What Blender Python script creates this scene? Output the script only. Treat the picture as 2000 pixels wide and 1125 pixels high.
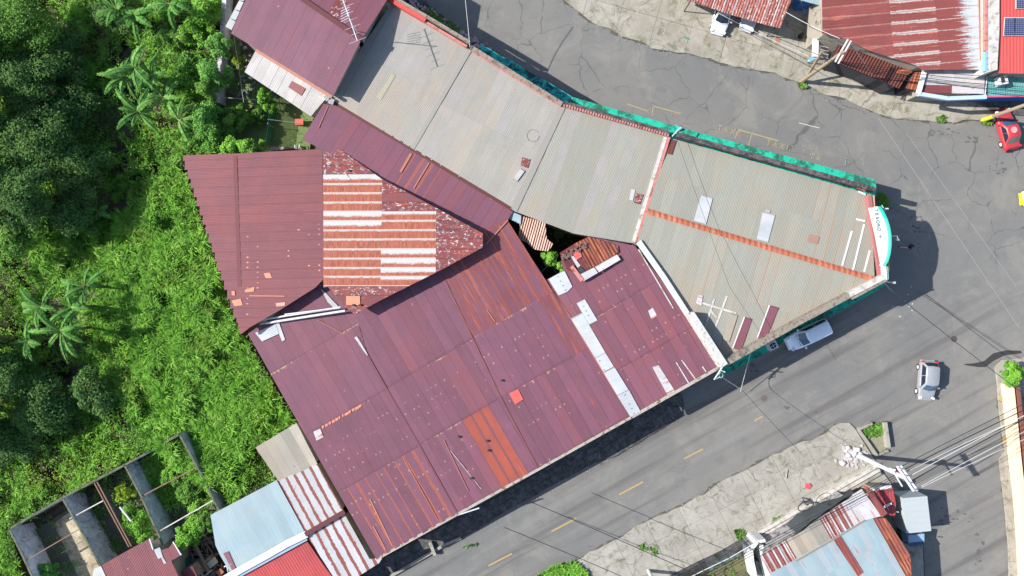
import bpy, math, random
import numpy as np
from mathutils import Vector, Matrix
random.seed(7); RNG = np.random.default_rng(11)
sc = bpy.context.scene
for o in list(bpy.data.objects): bpy.data.objects.remove(o)
C = sc.collection

# ---------------------------------------------------------------- camera, sky, sun, exposure
H = 67.0
cam = bpy.data.cameras.new('camera'); camo = bpy.data.objects.new('camera', cam); C.objects.link(camo)
camo.location = (0, 0, H); camo.rotation_euler = (0, 0, 0)
cam.sensor_width = 36; cam.lens = 36*H/100; cam.clip_end = 800; cam.clip_start = 0.5
sc.camera = camo
ELEV = math.radians(38); LD = Vector((1, -0.1, 0)).normalized()
wd = bpy.data.worlds.new('World'); sc.world = wd; wd.use_nodes = True
wn = wd.node_tree.nodes; wn.clear()
sky = wn.new('ShaderNodeTexSky'); sky.sky_type = 'NISHITA'; sky.sun_disc = False
sky.sun_elevation = ELEV; sky.sun_rotation = math.radians(275.7)
bg = wn.new('ShaderNodeBackground'); bg.inputs[1].default_value = 0.115
wo = wn.new('ShaderNodeOutputWorld')
wd.node_tree.links.new(sky.outputs[0], bg.inputs[0]); wd.node_tree.links.new(bg.outputs[0], wo.inputs[0])
sun = bpy.data.lights.new('sun', 'SUN'); sun.energy = 4.6; sun.angle = math.radians(0.5); sun.color = (1, 0.965, 0.91)
suno = bpy.data.objects.new('sun', sun); C.objects.link(suno); suno.location = (-40, 5, 60)
dv = Vector((LD.x*math.cos(ELEV), LD.y*math.cos(ELEV), -math.sin(ELEV)))
suno.rotation_euler = dv.to_track_quat('-Z', 'Y').to_euler()
sc.render.engine = 'CYCLES'
sc.view_settings.view_transform = 'Standard'; sc.view_settings.look = 'None'
sc.view_settings.exposure = 1.03; sc.view_settings.gamma = 1.0; sc.view_settings.use_curve_mapping = False

# ---------------------------------------------------------------- helpers
def W(px, py, z=0.0):
    s = 0.05*(1-z/H)
    return Vector(((px-1000)*s, -(py-562.5)*s, z))

class G:      # tiny node writer
    def __init__(s, name):
        s.m = bpy.data.materials.new(name); s.m.use_nodes = True; s.t = s.m.node_tree; s.n = s.t.nodes
        s.n.clear(); s.out = s.n.new('ShaderNodeOutputMaterial'); s.b = s.n.new('ShaderNodeBsdfPrincipled')
        s.t.links.new(s.b.outputs[0], s.out.inputs[0])
    def set(s, inp, v):
        if v is None: return
        if isinstance(v, bpy.types.NodeSocket): s.t.links.new(v, inp)
        else:
            if isinstance(v, (tuple, list)) and inp.type == 'RGBA' and len(v) == 3: v = (*v, 1)
            inp.default_value = v
    def op(s, o, a, b=None, c=None, clamp=False):
        n = s.n.new('ShaderNodeMath'); n.operation = o; n.use_clamp = clamp
        s.set(n.inputs[0], a); s.set(n.inputs[1], b); s.set(n.inputs[2], c); return n.outputs[0]
    def mix(s, f, a, b, mode='MIX'):
        n = s.n.new('ShaderNodeMix'); n.data_type = 'RGBA'; n.blend_type = mode
        s.set(n.inputs[0], f); s.set(n.inputs[6], a); s.set(n.inputs[7], b); return n.outputs[2]
    def uv(s, name='m'):
        n = s.n.new('ShaderNodeUVMap'); n.uv_map = name; return n.outputs[0]
    def pos(s):
        n = s.n.new('ShaderNodeNewGeometry'); return n.outputs['Position']
    def sep(s, v):
        n = s.n.new('ShaderNodeSeparateXYZ'); s.set(n.inputs[0], v); return n.outputs
    def vm(s, v, sc_, off=(0, 0, 0)):
        n = s.n.new('ShaderNodeVectorMath'); n.operation = 'MULTIPLY_ADD'
        s.set(n.inputs[0], v); n.inputs[1].default_value = sc_
        s.set(n.inputs[2], off); return n.outputs[0]
    def rnd(s):
        return s.n.new('ShaderNodeObjectInfo').outputs['Random']
    def noise(s, v, scale, detail=3, rough=.6, dist=0, w=None):
        n = s.n.new('ShaderNodeTexNoise'); s.set(n.inputs['Vector'], v)
        if w is not None: n.noise_dimensions = '4D'; s.set(n.inputs['W'], w)
        n.inputs['Scale'].default_value = scale; n.inputs['Detail'].default_value = detail
        n.inputs['Roughness'].default_value = rough; n.inputs['Distortion'].default_value = dist
        return n.outputs['Fac']
    def step(s, v, a, b):    # smooth ramp 0..1 between a and b
        n = s.n.new('ShaderNodeMapRange'); n.interpolation_type = 'SMOOTHSTEP'
        s.set(n.inputs[0], v); s.set(n.inputs[1], a); s.set(n.inputs[2], b); return n.outputs[0]
    def white(s, v):
        n = s.n.new('ShaderNodeTexWhiteNoise'); n.noise_dimensions = '3D'; s.set(n.inputs[0], v); return n.outputs[0]
    def vor(s, v, scale, feat='DISTANCE_TO_EDGE', rnd=1.0):
        n = s.n.new('ShaderNodeTexVoronoi'); n.feature = feat; s.set(n.inputs['Vector'], v)
        n.inputs['Scale'].default_value = scale; n.inputs['Randomness'].default_value = rnd
        return n.outputs[0]
    def bump(s, h, strength=.3, dist=.02):
        n = s.n.new('ShaderNodeBump'); n.inputs['Strength'].default_value = strength; n.inputs['Distance'].default_value = dist
        s.set(n.inputs['Height'], h); s.t.links.new(n.outputs[0], s.b.inputs['Normal'])
    def fin(s, col, rough=.7, metal=0.0, spec=.3):
        s.set(s.b.inputs['Base Color'], col); s.set(s.b.inputs['Roughness'], rough)
        s.set(s.b.inputs['Metallic'], metal); s.set(s.b.inputs['Specular IOR Level'], spec)
        return s.m

RUST = (.26, .055, .022); ORG = (.42, .10, .035); WHT = (.43, .44, .45)
def metal(name, c1, c2, var=.12, rust=0.0, rustc=RUST, streak=.5, seam=0.0, seamc=RUST, pitch=.13,
          screws=0.0, screwc=(.38, .24, .17), spots=0.0, spotc=WHT, rough=.55, cross=0.0, bump=.3, edge=0.10, streakvis=.12, stain=.38, row=0.0, rowc=(.44, .27, .16)):
    g = G(name); uv = g.uv(); cell = g.sep(g.uv('cell')); s = g.sep(uv); r = g.rnd()
    r10 = g.op('MULTIPLY', r, 37.0)
    f = g.step(g.noise(g.vm(uv, (.5, .5, 1)), 1.0, 4), .35, .65)
    col = g.mix(f, c1, c2)
    st = g.noise(g.vm(uv, (5, .35, 1)), 1.0, 3, .7, 0, r10)          # weather streaks along the sheet
    col = g.mix(g.op('MULTIPLY', g.step(st, .42, .75), streakvis), col, tuple(min(.6, x*1.7+.02) for x in c1))
    fine = g.noise(g.vm(uv, (14, 9, 1)), 1.0, 3, .8)
    k = g.op('ADD', g.op('MULTIPLY', g.op('SUBTRACT', r, .5), 2*var), g.op('ADD', .82, g.op('MULTIPLY', fine, .36)))
    col = g.mix(1.0, col, g.comb(k), 'MULTIPLY')
    bz = g.noise(g.vm(uv, (.16, .11, 1)), 1.0, 6, .72, .8); bz2 = g.noise(g.vm(uv, (.5, .22, 1), (4, 9, 0)), 1.0, 5, .75, .5)
    col = g.mix(g.op('MULTIPLY', g.step(bz, .46, .66), stain), col, tuple(min(.7, a*b) for a, b in zip(c1, (1.22, .95, .80))))
    col = g.mix(g.op('MULTIPLY', g.step(bz2, .55, .75), stain*.8), col, tuple(a*b for a, b in zip(c2, (.72, .68, .66))))
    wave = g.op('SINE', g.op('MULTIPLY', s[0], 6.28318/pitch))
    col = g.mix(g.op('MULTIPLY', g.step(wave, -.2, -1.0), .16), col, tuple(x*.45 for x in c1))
    if rust:
        n1 = g.noise(g.vm(uv, (2.6, .45*(1-streak)+.12, 1)), 1.0, 5, .75, .3, r10)
        col = g.mix(g.step(n1, .72-rust*.42, .80-rust*.36), col, g.mix(fine, rustc, tuple(x*1.5 for x in rustc)))
    if seam:
        n2 = g.noise(g.vm(uv, (7, 4, 1)), 1.0, 5, .85, .6, r10)
        e = g.op('MINIMUM', cell[0], g.op('SUBTRACT', 1.0, cell[0]))
        pres = g.noise(g.vm(uv, (.6, .5, 1)), 1.0, 4, .7, .4, r10)
        v = g.op('ADD', e, g.op('ADD', g.op('MULTIPLY', g.op('SUBTRACT', n2, .5), seam*1.4), g.op('MULTIPLY', g.op('SUBTRACT', pres, .5), seam*(1.1 if seam < .4 else .3))))
        col = g.mix(g.step(v, seam*.55, seam*.35), col, seamc)
    if cross:
        n3 = g.noise(g.vm(uv, (6, 6, 1)), 1.0, 4, .8)
        fv = g.op('FRACT', g.op('DIVIDE', s[1], cross))
        v = g.op('ADD', g.op('ABSOLUTE', g.op('SUBTRACT', fv, .5)), g.op('MULTIPLY', g.op('SUBTRACT', n3, .5), .25))
        col = g.mix(g.step(v, .06, .03), col, seamc)
    if spots:
        n4 = g.noise(g.vm(uv, (4.2, 2.4, 1)), 1.0, 6, .8, .7)
        col = g.mix(g.step(n4, .70-spots*.3, .74-spots*.3), col, spotc)
    if screws:
        u5 = g.op('DIVIDE', s[0], .46); v5 = g.op('DIVIDE', s[1], .92)
        n = g.n.new('ShaderNodeCombineXYZ'); g.set(n.inputs[0], g.op('FLOOR', u5)); g.set(n.inputs[1], g.op('FLOOR', v5))
        wn_ = g.white(n.outputs[0])
        du = g.op('MULTIPLY', g.op('SUBTRACT', g.op('FRACT', u5), .5), .46); dv_ = g.op('MULTIPLY', g.op('SUBTRACT', g.op('FRACT', v5), .5), .92)
        d = g.op('SQRT', g.op('ADD', g.op('MULTIPLY', du, du), g.op('MULTIPLY', g.op('MULTIPLY', dv_, dv_), .45)))
        big = g.noise(g.vm(uv, (.3, .3, 1)), 1.0, 2)
        rowr = g.n.new('ShaderNodeCombineXYZ'); g.set(rowr.inputs[1], g.op('FLOOR', v5))
        keep0 = g.op('GREATER_THAN', g.op('ADD', wn_, g.op('MULTIPLY', g.op('SUBTRACT', g.white(rowr.outputs[0]), .5), .9)), 1.28-screws*.75)
        keep = g.op('MULTIPLY', keep0, g.step(g.noise(g.vm(uv, (.22, .35, 1), (2, 6, 0)), 1.0, 3), .38, .58))
        col = g.mix(g.op('MULTIPLY', g.op('MULTIPLY', g.step(d, .085, .035), keep), .7), col, screwc)
    if row:
        nr = g.noise(g.vm(uv, (3.2, .2, 1)), 1.0, 4, .8, 0, 3.3); nb = g.noise(g.vm(uv, (.25, .25, 1)), 1.0, 2, .5, 0, 9.1)
        wv = g.op('MULTIPLY', g.step(nr, .45, .75), g.op('MULTIPLY', g.step(nb, .40, .62), .075*row))
        col = g.mix(g.op('MULTIPLY', g.step(g.op('SUBTRACT', wv, cell[1]), -.004, .012), .75), col, rowc)
        col = g.mix(g.op('MULTIPLY', g.step(cell[1], .95, 1.0), .38), col, tuple(x*.45 for x in c1))
    if edge:
        e = g.op('MINIMUM', cell[0], g.op('SUBTRACT', 1.0, cell[0]))
        col = g.mix(g.op('MULTIPLY', g.step(e, .05, .0), edge*5), col, tuple(x*.35 for x in c1))
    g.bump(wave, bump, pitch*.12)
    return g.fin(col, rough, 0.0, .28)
def comb(s, k):
    n = s.n.new('ShaderNodeCombineXYZ'); [s.set(n.inputs[i], k) for i in range(3)]; return n.outputs[0]
G.comb = comb

def banded(name, kind):      # one sheet of the big rusty roof: paint bleached towards the upper lap
    g = G(name); uv = g.uv(); cell = g.sep(g.uv('cell')); s = g.sep(uv); r10 = g.op('MULTIPLY', g.rnd(), 31.0)
    n1 = g.noise(g.vm(uv, (4, 2.2, 1)), 1.0, 5, .75, .4, r10)
    n2 = g.noise(g.vm(uv, (1.2, 9, 1)), 1.0, 5, .8, .2, r10)
    fine = g.noise(g.vm(uv, (10, 16, 1)), 1.0, 3, .8)
    rust = g.mix(g.step(n2, .35, .65), (.17, .042, .028), (.33, .105, .06))
    lo, hi = {'white': (.40, .66), 'rust': (.03, .20), 'mid': (.2, .44)}[kind]
    v = g.op('ADD', cell[0], g.op('ADD', g.op('MULTIPLY', g.op('SUBTRACT', n1, .5), .75 if kind == 'white' else .30), g.op('MULTIPLY', g.op('SUBTRACT', n2, .5), .5)))
    f = g.step(v, lo, hi)
    wh = g.mix(g.step(n2, .55, .75), (.37, .37, .36), (.24, .16, .13))
    col = g.mix(f, wh, rust)
    col = g.mix(g.step(cell[0], .88, 1.0), col, g.mix(.75, rust, (.55, .5, .46)))
    k = g.op('ADD', .8, g.op('MULTIPLY', fine, .4))
    col = g.mix(1.0, col, g.comb(k), 'MULTIPLY')
    ce = g.op('MINIMUM', cell[1], g.op('SUBTRACT', 1.0, cell[1]))
    g.bump(g.op('SINE', g.op('MULTIPLY', s[0], 6.283/.13)), .25, .015)
    return g.fin(col, .6, 0, .25)

def fade(name):      # red paint bleaching to bare metal towards the far end of the sheet, in ragged streaks
    g = G(name); uv = g.uv(); cell = g.sep(g.uv('cell')); r10 = g.op('MULTIPLY', g.rnd(), 23.0)
    n1 = g.noise(g.vm(uv, (7, .35, 1)), 1.0, 5, .8, .3, r10); n2 = g.noise(g.vm(uv, (5, 5, 1)), 1.0, 5, .8)
    red = g.mix(g.step(n1, .4, .65), (.19, .05, .043), (.155, .045, .042)); red = g.mix(g.step(n2, .62, .7), red, (.30, .14, .11))
    v = g.op('ADD', cell[1], g.op('ADD', g.op('MULTIPLY', g.op('SUBTRACT', n1, .5), 1.6), g.op('MULTIPLY', g.op('SUBTRACT', n2, .5), .35)))
    col = g.mix(g.step(v, .50, .62), red, g.mix(n2, (.30, .34, .36), (.40, .42, .43)))
    col = g.mix(g.step(g.op('ADD', cell[0], g.op('MULTIPLY', g.op('SUBTRACT', n2, .5), .4)), .10, .03), col, (.38, .28, .25))
    return g.fin(col, .6, 0, .25)

def flat(name, c, var=.25, sc_=2.0, rough=.7, spec=.25, metal_=0.0, dirt=0.0, dirtc=(.05, .045, .035)):
    g = G(name); p = g.pos()
    n = g.noise(p, sc_, 5, .7)
    k = g.op('ADD', 1-var/2, g.op('MULTIPLY', g.op('SUBTRACT', n, 0.0), var))
    col = g.mix(1.0, c, g.comb(k), 'MULTIPLY')
    if dirt:
        d = g.noise(p, sc_*.7, 6, .8, .6)
        col = g.mix(g.step(d, .66-dirt*.3, .74-dirt*.2), col, dirtc)
    return g.fin(col, rough, metal_, spec)

def asphalt():
    g = G('asphalt'); p = g.pos()
    big = g.noise(p, .06, 4, .6); mid = g.noise(p, .5, 5, .7); fine = g.noise(p, 9, 3, .8)
    col = g.mix(g.step(big, .35, .65), (.129, .128, .124), (.157, .151, .139))
    col = g.mix(g.op('MULTIPLY', g.step(mid, .48, .72), .6), col, (.112, .110, .108))
    lt = g.noise(g.vm(p, (1, 1, 1), (31, 12, 0)), .22, 6, .75, .6)
    col = g.mix(g.op('MULTIPLY', g.step(lt, .48, .66), .62), col, (.188, .179, .158))
    # long wheel streaks along the lower road (its direction is 29 degrees)
    rt = g.n.new('ShaderNodeVectorRotate'); rt.rotation_type = 'Z_AXIS'; g.set(rt.inputs['Vector'], p); rt.inputs['Angle'].default_value = math.radians(-29)
    stn = g.noise(g.vm(rt.outputs[0], (.035, .7, 1)), 1.0, 4, .6)
    sp = g.sep(p)
    low = g.step(sp[1], 2.0, -4.0)
    col = g.mix(g.op('MULTIPLY', g.op('MULTIPLY', g.step(stn, .48, .66), low), .85), col, (.098, .092, .090))
    col = g.mix(g.op('MULTIPLY', g.op('MULTIPLY', g.step(stn, .46, .3), low), .6), col, (.175, .173, .168))
    k = g.op('ADD', .78, g.op('MULTIPLY', fine, .44))
    col = g.mix(1.0, col, g.comb(k), 'MULTIPLY')
    wn_ = g.n.new('ShaderNodeTexNoise'); g.set(wn_.inputs['Vector'], p); wn_.inputs['Scale'].default_value = .9; wn_.inputs['Detail'].default_value = 5
    vv = g.n.new('ShaderNodeVectorMath'); vv.operation = 'MULTIPLY_ADD'; g.set(vv.inputs[0], wn_.outputs['Color']); vv.inputs[1].default_value = (1.1, 1.1, 0); g.set(vv.inputs[2], p)
    q = g.vm(vv.outputs[0], (1, 1, 0))
    thick = g.noise(p, .35, 3, .6)
    up = g.step(sp[1], -1.0, 7.0)
    w1 = g.op('MULTIPLY', g.op('MULTIPLY', g.step(thick, .36, .56), g.op('ADD', .10, g.op('MULTIPLY', up, .9))), .0135)
    d1 = g.vor(q, .27)
    c1 = g.step(d1, w1, g.op('MULTIPLY', w1, .2))
    d2 = g.vor(g.vm(q, (1, 1, 0), (5.3, 2.2, 0)), .85)
    c2 = g.op('MULTIPLY', g.step(d2, .022, .006), g.op('MULTIPLY', g.step(g.noise(g.vm(p, (1, 1, 1), (9, 0, 0)), .22, 4, .7), .56, .68), .8))
    cr = g.op('MAXIMUM', g.op('MULTIPLY', c1, .46), g.op('MULTIPLY', c2, .42))
    col = g.mix(cr, col, (.030, .030, .032))
    # broken, oil dark patches
    pt = g.noise(g.vm(p, (.5, .9, 1), (3, 8, 0)), 1.0, 6, .78, .8)
    col = g.mix(g.op('MULTIPLY', g.step(pt, .66, .74), .7), col, (.05, .05, .052))
    g.bump(g.op('SUBTRACT', fine, g.op('MULTIPLY', cr, 2.0)), .25, .01)
    return g.fin(col, .85, 0, .2)

def concrete(name, c, c2, mossc=(.11, .105, .06), moss=.5, sc_=.5):
    g = G(name); p = g.pos(); r = g.rnd()
    a = g.noise(p, sc_, 6, .72, .4); b = g.noise(g.vm(p, (1, 1, 1), (7, 3, 0)), sc_*1.9, 6, .75, .7); fine = g.noise(p, 11, 4, .8)
    col = g.mix(g.step(a, .38, .62), c, c2)
    col = g.mix(g.op('MULTIPLY', g.step(b, .62-moss*.28, .74-moss*.14), .8), col, mossc)
    k = g.op('ADD', g.op('MULTIPLY', r, .12), g.op('ADD', .60, g.op('MULTIPLY', fine, .66)))
    col = g.mix(1.0, col, g.comb(k), 'MULTIPLY')
    n = g.n.new('ShaderNodeTexNoise'); g.set(n.inputs['Vector'], p); n.inputs['Scale'].default_value = .8; n.inputs['Detail'].default_value = 5
    vv = g.n.new('ShaderNodeVectorMath'); vv.operation = 'MULTIPLY_ADD'; g.set(vv.inputs[0], n.outputs['Color']); vv.inputs[1].default_value = (1.3, 1.3, 0); g.set(vv.inputs[2], p)
    d = g.vor(g.vm(vv.outputs[0], (1, 1, 0)), .22)
    cr = g.step(d, .006, .002)
    col = g.mix(g.op('MULTIPLY', cr, .45), col, (.05, .045, .03))
    g.bump(fine, .3, .015)
    return g.fin(col, .88, 0, .2)

def leafmat(name, c1, c2, c3, rough=.5, trans=.25):
    g = G(name)
    a = g.n.new('ShaderNodeAttribute'); a.attribute_name = 'tint'; f = a.outputs['Fac']
    col = g.mix(g.step(f, 0.0, .55), c1, c2); col = g.mix(g.step(f, .6, 1.0), col, c3)
    n = g.noise(g.pos(), .35, 4, .6)      # patches of other species and drier growth
    col = g.mix(g.op('MULTIPLY', g.step(n, .52, .68), .55), col, g.mix(f, tuple(x*.55 for x in c1), tuple(x*.62 for x in c2)))
    n2 = g.noise(g.vm(g.pos(), (1, 1, 1), (17, 5, 0)), .22, 4, .65)
    col = g.mix(g.op('MULTIPLY', g.step(n2, .54, .70), .45), col, (.17, .24, .045))
    g.fin(col, .7, 0, .10)
    tr = g.n.new('ShaderNodeBsdfTranslucent'); g.set(tr.inputs[0], col)
    ms = g.n.new('ShaderNodeMixShader'); ms.inputs[0].default_value = trans
    g.t.links.new(g.b.outputs[0], ms.inputs[1]); g.t.links.new(tr.outputs[0], ms.inputs[2]); g.t.links.new(ms.outputs[0], g.out.inputs[0])
    return g.m

# ---- linking objects
def loc(o):
    p = Vector((0, 0, 0))
    while o: p = p + o.location; o = o.parent
    return p
def link(name, me, mat, parent=None, kind=None, label=None):
    o = bpy.data.objects.new(name, me); C.objects.link(o)
    if mat is not None and not me.materials:
        for m in (mat if isinstance(mat, list) else [mat]): me.materials.append(m)
    if parent is not None: o.parent = parent
    if kind: o['kind'] = kind
    if label: o['label'] = label
    return o
def mesh(name, V, F, mat, parent=None, uvs=None, smooth=False, kind=None, label=None, world=True):
    """V in world coordinates (world=True) -> local of parent"""
    off = loc(parent) if (parent is not None and world) else Vector((0, 0, 0))
    me = bpy.data.meshes.new(name)
    me.from_pydata([tuple(Vector(v)-off) for v in V], [], F)
    if uvs:
        for un, arr in uvs.items():
            l = me.uv_layers.new(name=un)
            for lp in me.loops: l.data[lp.index].uv = arr[lp.vertex_index]
    if smooth: me.shade_smooth()
    me.update()
    return link(name, me, mat, parent, kind, label)
def thing(name, label, cat, at, group=None):
    o = bpy.data.objects.new(name, None); C.objects.link(o); o.location = at; o.empty_display_size = .5
    o['label'] = label; o['category'] = cat
    if group: o['group'] = group
    return o
def tag(o, label, cat, group=None):
    o['label'] = label; o['category'] = cat
    if group: o['group'] = group
    return o
class MB:
    def __init__(s): s.V = []; s.F = []
    def add(s, V, F):
        k = len(s.V); s.V += [Vector(v) for v in V]; s.F += [[i+k for i in f] for f in F]; return s
    def prism(s, pts, z0, z1):     # pts: list of xy vectors, z0 z1 numbers or lists
        n = len(pts); a0 = z0 if isinstance(z0, (list, tuple)) else [z0]*n; a1 = z1 if isinstance(z1, (list, tuple)) else [z1]*n
        ar = sum(pts[i][0]*pts[(i+1) % n][1]-pts[(i+1) % n][0]*pts[i][1] for i in range(n))
        if ar < 0: pts = pts[::-1]; a0 = list(a0)[::-1]; a1 = list(a1)[::-1]
        V = [(p[0], p[1], a0[i]) for i, p in enumerate(pts)]+[(p[0], p[1], a1[i]) for i, p in enumerate(pts)]
        F = [list(range(n))[::-1], list(range(n, 2*n))]+[[i, (i+1) % n, n+(i+1) % n, n+i] for i in range(n)]
        return s.add(V, F)
    def box(s, c, d, rz=0.0):
        x, y, z = d[0]/2, d[1]/2, d[2]/2; ca, sa = math.cos(rz), math.sin(rz)
        P = [(c[0]+ca*i*x-sa*j*y, c[1]+sa*i*x+ca*j*y) for i, j in ((-1, -1), (1, -1), (1, 1), (-1, 1))]
        return s.prism(P, c[2]-z, c[2]+z)
    def bar(s, a, b, w, h=None, top=True):   # box beam from a to b
        a = Vector(a); b = Vector(b); h = h or w; d = (b-a).normalized()
        up = Vector((0, 0, 1)) if abs(d.z) < .9 else Vector((1, 0, 0))
        x = d.cross(up).normalized()*w/2; y = x.cross(d).normalized()*h/2
        V = [a-x-y, a+x-y, a+x+y, a-x+y, b-x-y, b+x-y, b+x+y, b-x+y]
        return s.add(V, [[3, 2, 1, 0], [4, 5, 6, 7], [0, 1, 5, 4], [1, 2, 6, 5], [2, 3, 7, 6], [3, 0, 4, 7]])
    def tube(s, pts, r, n=6, r2=None, cap=True):
        pts = [Vector(p) for p in pts]; k = len(pts); V = []
        for i, p in enumerate(pts):
            d = (pts[min(i+1, k-1)]-pts[max(i-1, 0)]).normalized()
            up = Vector((0, 0, 1)) if abs(d.z) < .9 else Vector((1, 0, 0))
            x = d.cross(up).normalized(); y = x.cross(d).normalized()
            rr = r if r2 is None else r+(r2-r)*i/(k-1)
            V += [p+(x*math.cos(t)+y*math.sin(t))*rr for t in [j*6.28318/n for j in range(n)]]
        F = [[i*n+j, i*n+(j+1) % n, (i+1)*n+(j+1) % n, (i+1)*n+j] for i in range(k-1) for j in range(n)]
        if cap: F += [list(range(n))[::-1], list(range((k-1)*n, k*n))]
        return s.add(V, F)
    def out(s, name, mat, parent=None, **k):
        return mesh(name, s.V, s.F, mat, parent, **k)

# ---- sheets: split a sloped polygon into real sheets
def plane_of(P):
    A = np.array([[p.x, p.y, 1] for p in P]); b = np.array([p.z for p in P])
    return np.linalg.lstsq(A, b, rcond=None)[0]
def clip(poly, ax, val, keep_less):
    out = []; n = len(poly)
    for i in range(n):
        a, b = poly[i], poly[(i+1) % n]
        da = (a[ax]-val)*(1 if keep_less else -1); db = (b[ax]-val)*(1 if keep_less else -1)
        if da <= 0: out.append(a)
        if (da < 0 < db) or (db < 0 < da):
            t = da/(da-db); out.append((a[0]+(b[0]-a[0])*t, a[1]+(b[1]-a[1])*t))
    return out
def area(p): return .5*abs(sum(p[i][0]*p[(i+1) % len(p)][1]-p[(i+1) % len(p)][0]*p[i][1] for i in range(len(p))))
def sheets(parent, name, pts, dpx, w, L, choose, tilt=.03, thick=.04, gap=0.0, square=False, ubr=None, vbr=None, jit=0.0, lift=0.0, minA=.02, stag=0.0):
    """pts [(px,py,z)...]; dpx direction of the sheets in the picture; w width m; L length m"""
    P = [W(*p) for p in pts]; pl = plane_of(P)
    zf = lambda x, y: pl[0]*x+pl[1]*y+pl[2]
    zm = sum(p[2] for p in pts)/len(pts)
    d = Vector((dpx[0], -dpx[1])).normalized(); u = Vector((d.y, -d.x))      # u points to the right of d as seen in px space
    u = Vector((-(-d.y), -d.x)) if False else Vector((d.y, -d.x))
    R = [(p.x*u.x+p.y*u.y, p.x*d.x+p.y*d.y) for p in P]
    pr = lambda q: (W(q[0], q[1], zm).x*u.x+W(q[0], q[1], zm).y*u.y, W(q[0], q[1], zm).x*d.x+W(q[0], q[1], zm).y*d.y)
    u0, u1 = min(r[0] for r in R), max(r[0] for r in R); v0, v1 = min(r[1] for r in R), max(r[1] for r in R)
    def brk(a, b, st):
        n = max(1, round((b-a)/st)); return [a+(b-a)*i/n for i in range(n+1)]
    U = sorted(pr(q)[0] for q in ubr) if ubr else brk(u0, u1, w)
    V_ = sorted(pr(q)[1] for q in vbr) if vbr else brk(v0, v1, L)
    U[0] = min(U[0], u0); U[-1] = max(U[-1], u1); V_[0] = min(V_[0], v0); V_[-1] = max(V_[-1], v1)
    made = []
    for i in range(len(U)-1):
        strip = clip(clip(R, 0, U[i]+gap, False), 0, U[i+1]-gap, True)
        if len(strip) < 3: continue
        for j in range(len(V_)-1):
            s0 = stag*(i % 2)
            q = clip(clip(strip, 1, V_[j]+gap+(s0 if j else 0), False), 1, V_[j+1]-gap+(s0 if j < len(V_)-2 else 0), True)
            if len(q) < 3 or area(q) < minA: continue
            if square and sqtest(q, u, d, zf):
                a, b = min(t[1] for t in q), max(t[1] for t in q); c, e = min(t[0] for t in q), max(t[0] for t in q)
                q = [(c, a), (e, a), (e, max(t[1] for t in q if t[0] > e-.05)), (c, max(t[1] for t in q if t[0] < c+.05))]
            q2 = []
            for t in q:
                if not q2 or (abs(t[0]-q2[-1][0])+abs(t[1]-q2[-1][1])) > 1e-4: q2.append(t)
            if len(q2) > 2 and abs(q2[0][0]-q2[-1][0])+abs(q2[0][1]-q2[-1][1]) < 1e-4: q2.pop()
            q = q2
            if len(q) < 3: continue
            cu, cv = sum(t[0] for t in q)/len(q), sum(t[1] for t in q)/len(q)
            xy = lambda t: (t[0]*u.x+t[1]*d.x, t[0]*u.y+t[1]*d.y)
            cx, cy = xy((cu, cv)); cz = zf(cx, cy); s_ = .05*(1-cz/H)
            r = choose(i, j, cx/s_+1000, 562.5-cy/s_)
            if r is None: continue
            m, nm = r if isinstance(r, tuple) else (r, name)
            jz = random.uniform(-jit, jit); tj = tilt*random.uniform(.7, 1.3)
            vw = (U[i+1]-U[i])
            top = []; 
            for t in q:
                x, y = xy(t); top.append(Vector((x, y, zf(x, y)+lift+jz+tj*(t[0]-U[i])/vw+.014*(j % 2))))
            ar = sum(top[k].x*top[(k+1) % len(top)].y-top[(k+1) % len(top)].x*top[k].y for k in range(len(top)))
            if ar < 0: top = top[::-1]; q = q[::-1]
            n = len(top); Vv = top+[t-Vector((0, 0, thick)) for t in top]
            F = [list(range(n))]+[[(k+1) % n, k, n+k, n+(k+1) % n] for k in range(n)]+[list(range(n, 2*n))[::-1]]
            um = [(t[0], t[1]) for t in q]*2
            uc = [((t[0]-U[i])/vw, (t[1]-V_[j])/(V_[j+1]-V_[j])) for t in q]*2
            made.append(mesh(nm, Vv, F, m, parent, uvs={'m': um, 'cell': uc}))
    return made, zf
def inset(P, k):
    c = sum((Vector((p[0], p[1])) for p in P), Vector((0, 0)))/len(P)
    return [Vector((p[0], p[1]))+(c-Vector((p[0], p[1]))).normalized()*k for p in P]
def walls(parent, pts, zf, mat, k=.35, z0=0.0, drop=.12, name='wall', doors=()):
    Q = []
    for p in pts:
        z = 4.0
        for _ in range(3): q = W(p[0], p[1], z); z = zf(q.x, q.y)
        Q.append(W(p[0], p[1], z))
    P = inset(Q, k)
    mb = MB(); mb.prism([(p.x, p.y) for p in P], z0, [zf(p.x, p.y)-drop for p in P]); o = mb.out(name, mat, parent)
    for e, n in doors:       # shutters and windows on street walls
        a, b = P[e], P[(e+1) % len(P)]; d = (b-a); L = d.length; d = d/L; ang = math.atan2(d.y, d.x); c0 = sum(P, Vector((0, 0)))/len(P); nr = Vector((d.y, -d.x))
        if nr.dot((a+b)/2-c0) < 0: nr = -nr
        for k in range(n):
            c = a+d*(L*(k+.5)/n)+nr*.02; big = k % 3 != 1
            if big: m2 = MB(); m2.box((c.x, c.y, 1.35), (2.2, .10, 2.4), ang); m2.out('shutter_door', M_shut, o); m2 = MB(); m2.box((c.x+nr.x*.03, c.y+nr.y*.03, 2.62), (2.5, .14, .14), ang); m2.out('lintel', M_wall, o)
            else: m2 = MB(); m2.box((c.x, c.y, 1.9), (1.3, .08, 1.1), ang); fr = m2.out('window', M_wpaint, o); m2 = MB(); m2.box((c.x+nr.x*.03, c.y+nr.y*.03, 1.9), (1.1, .06, .9), ang); m2.out('pane', M_dst, fr)
    return o
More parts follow.
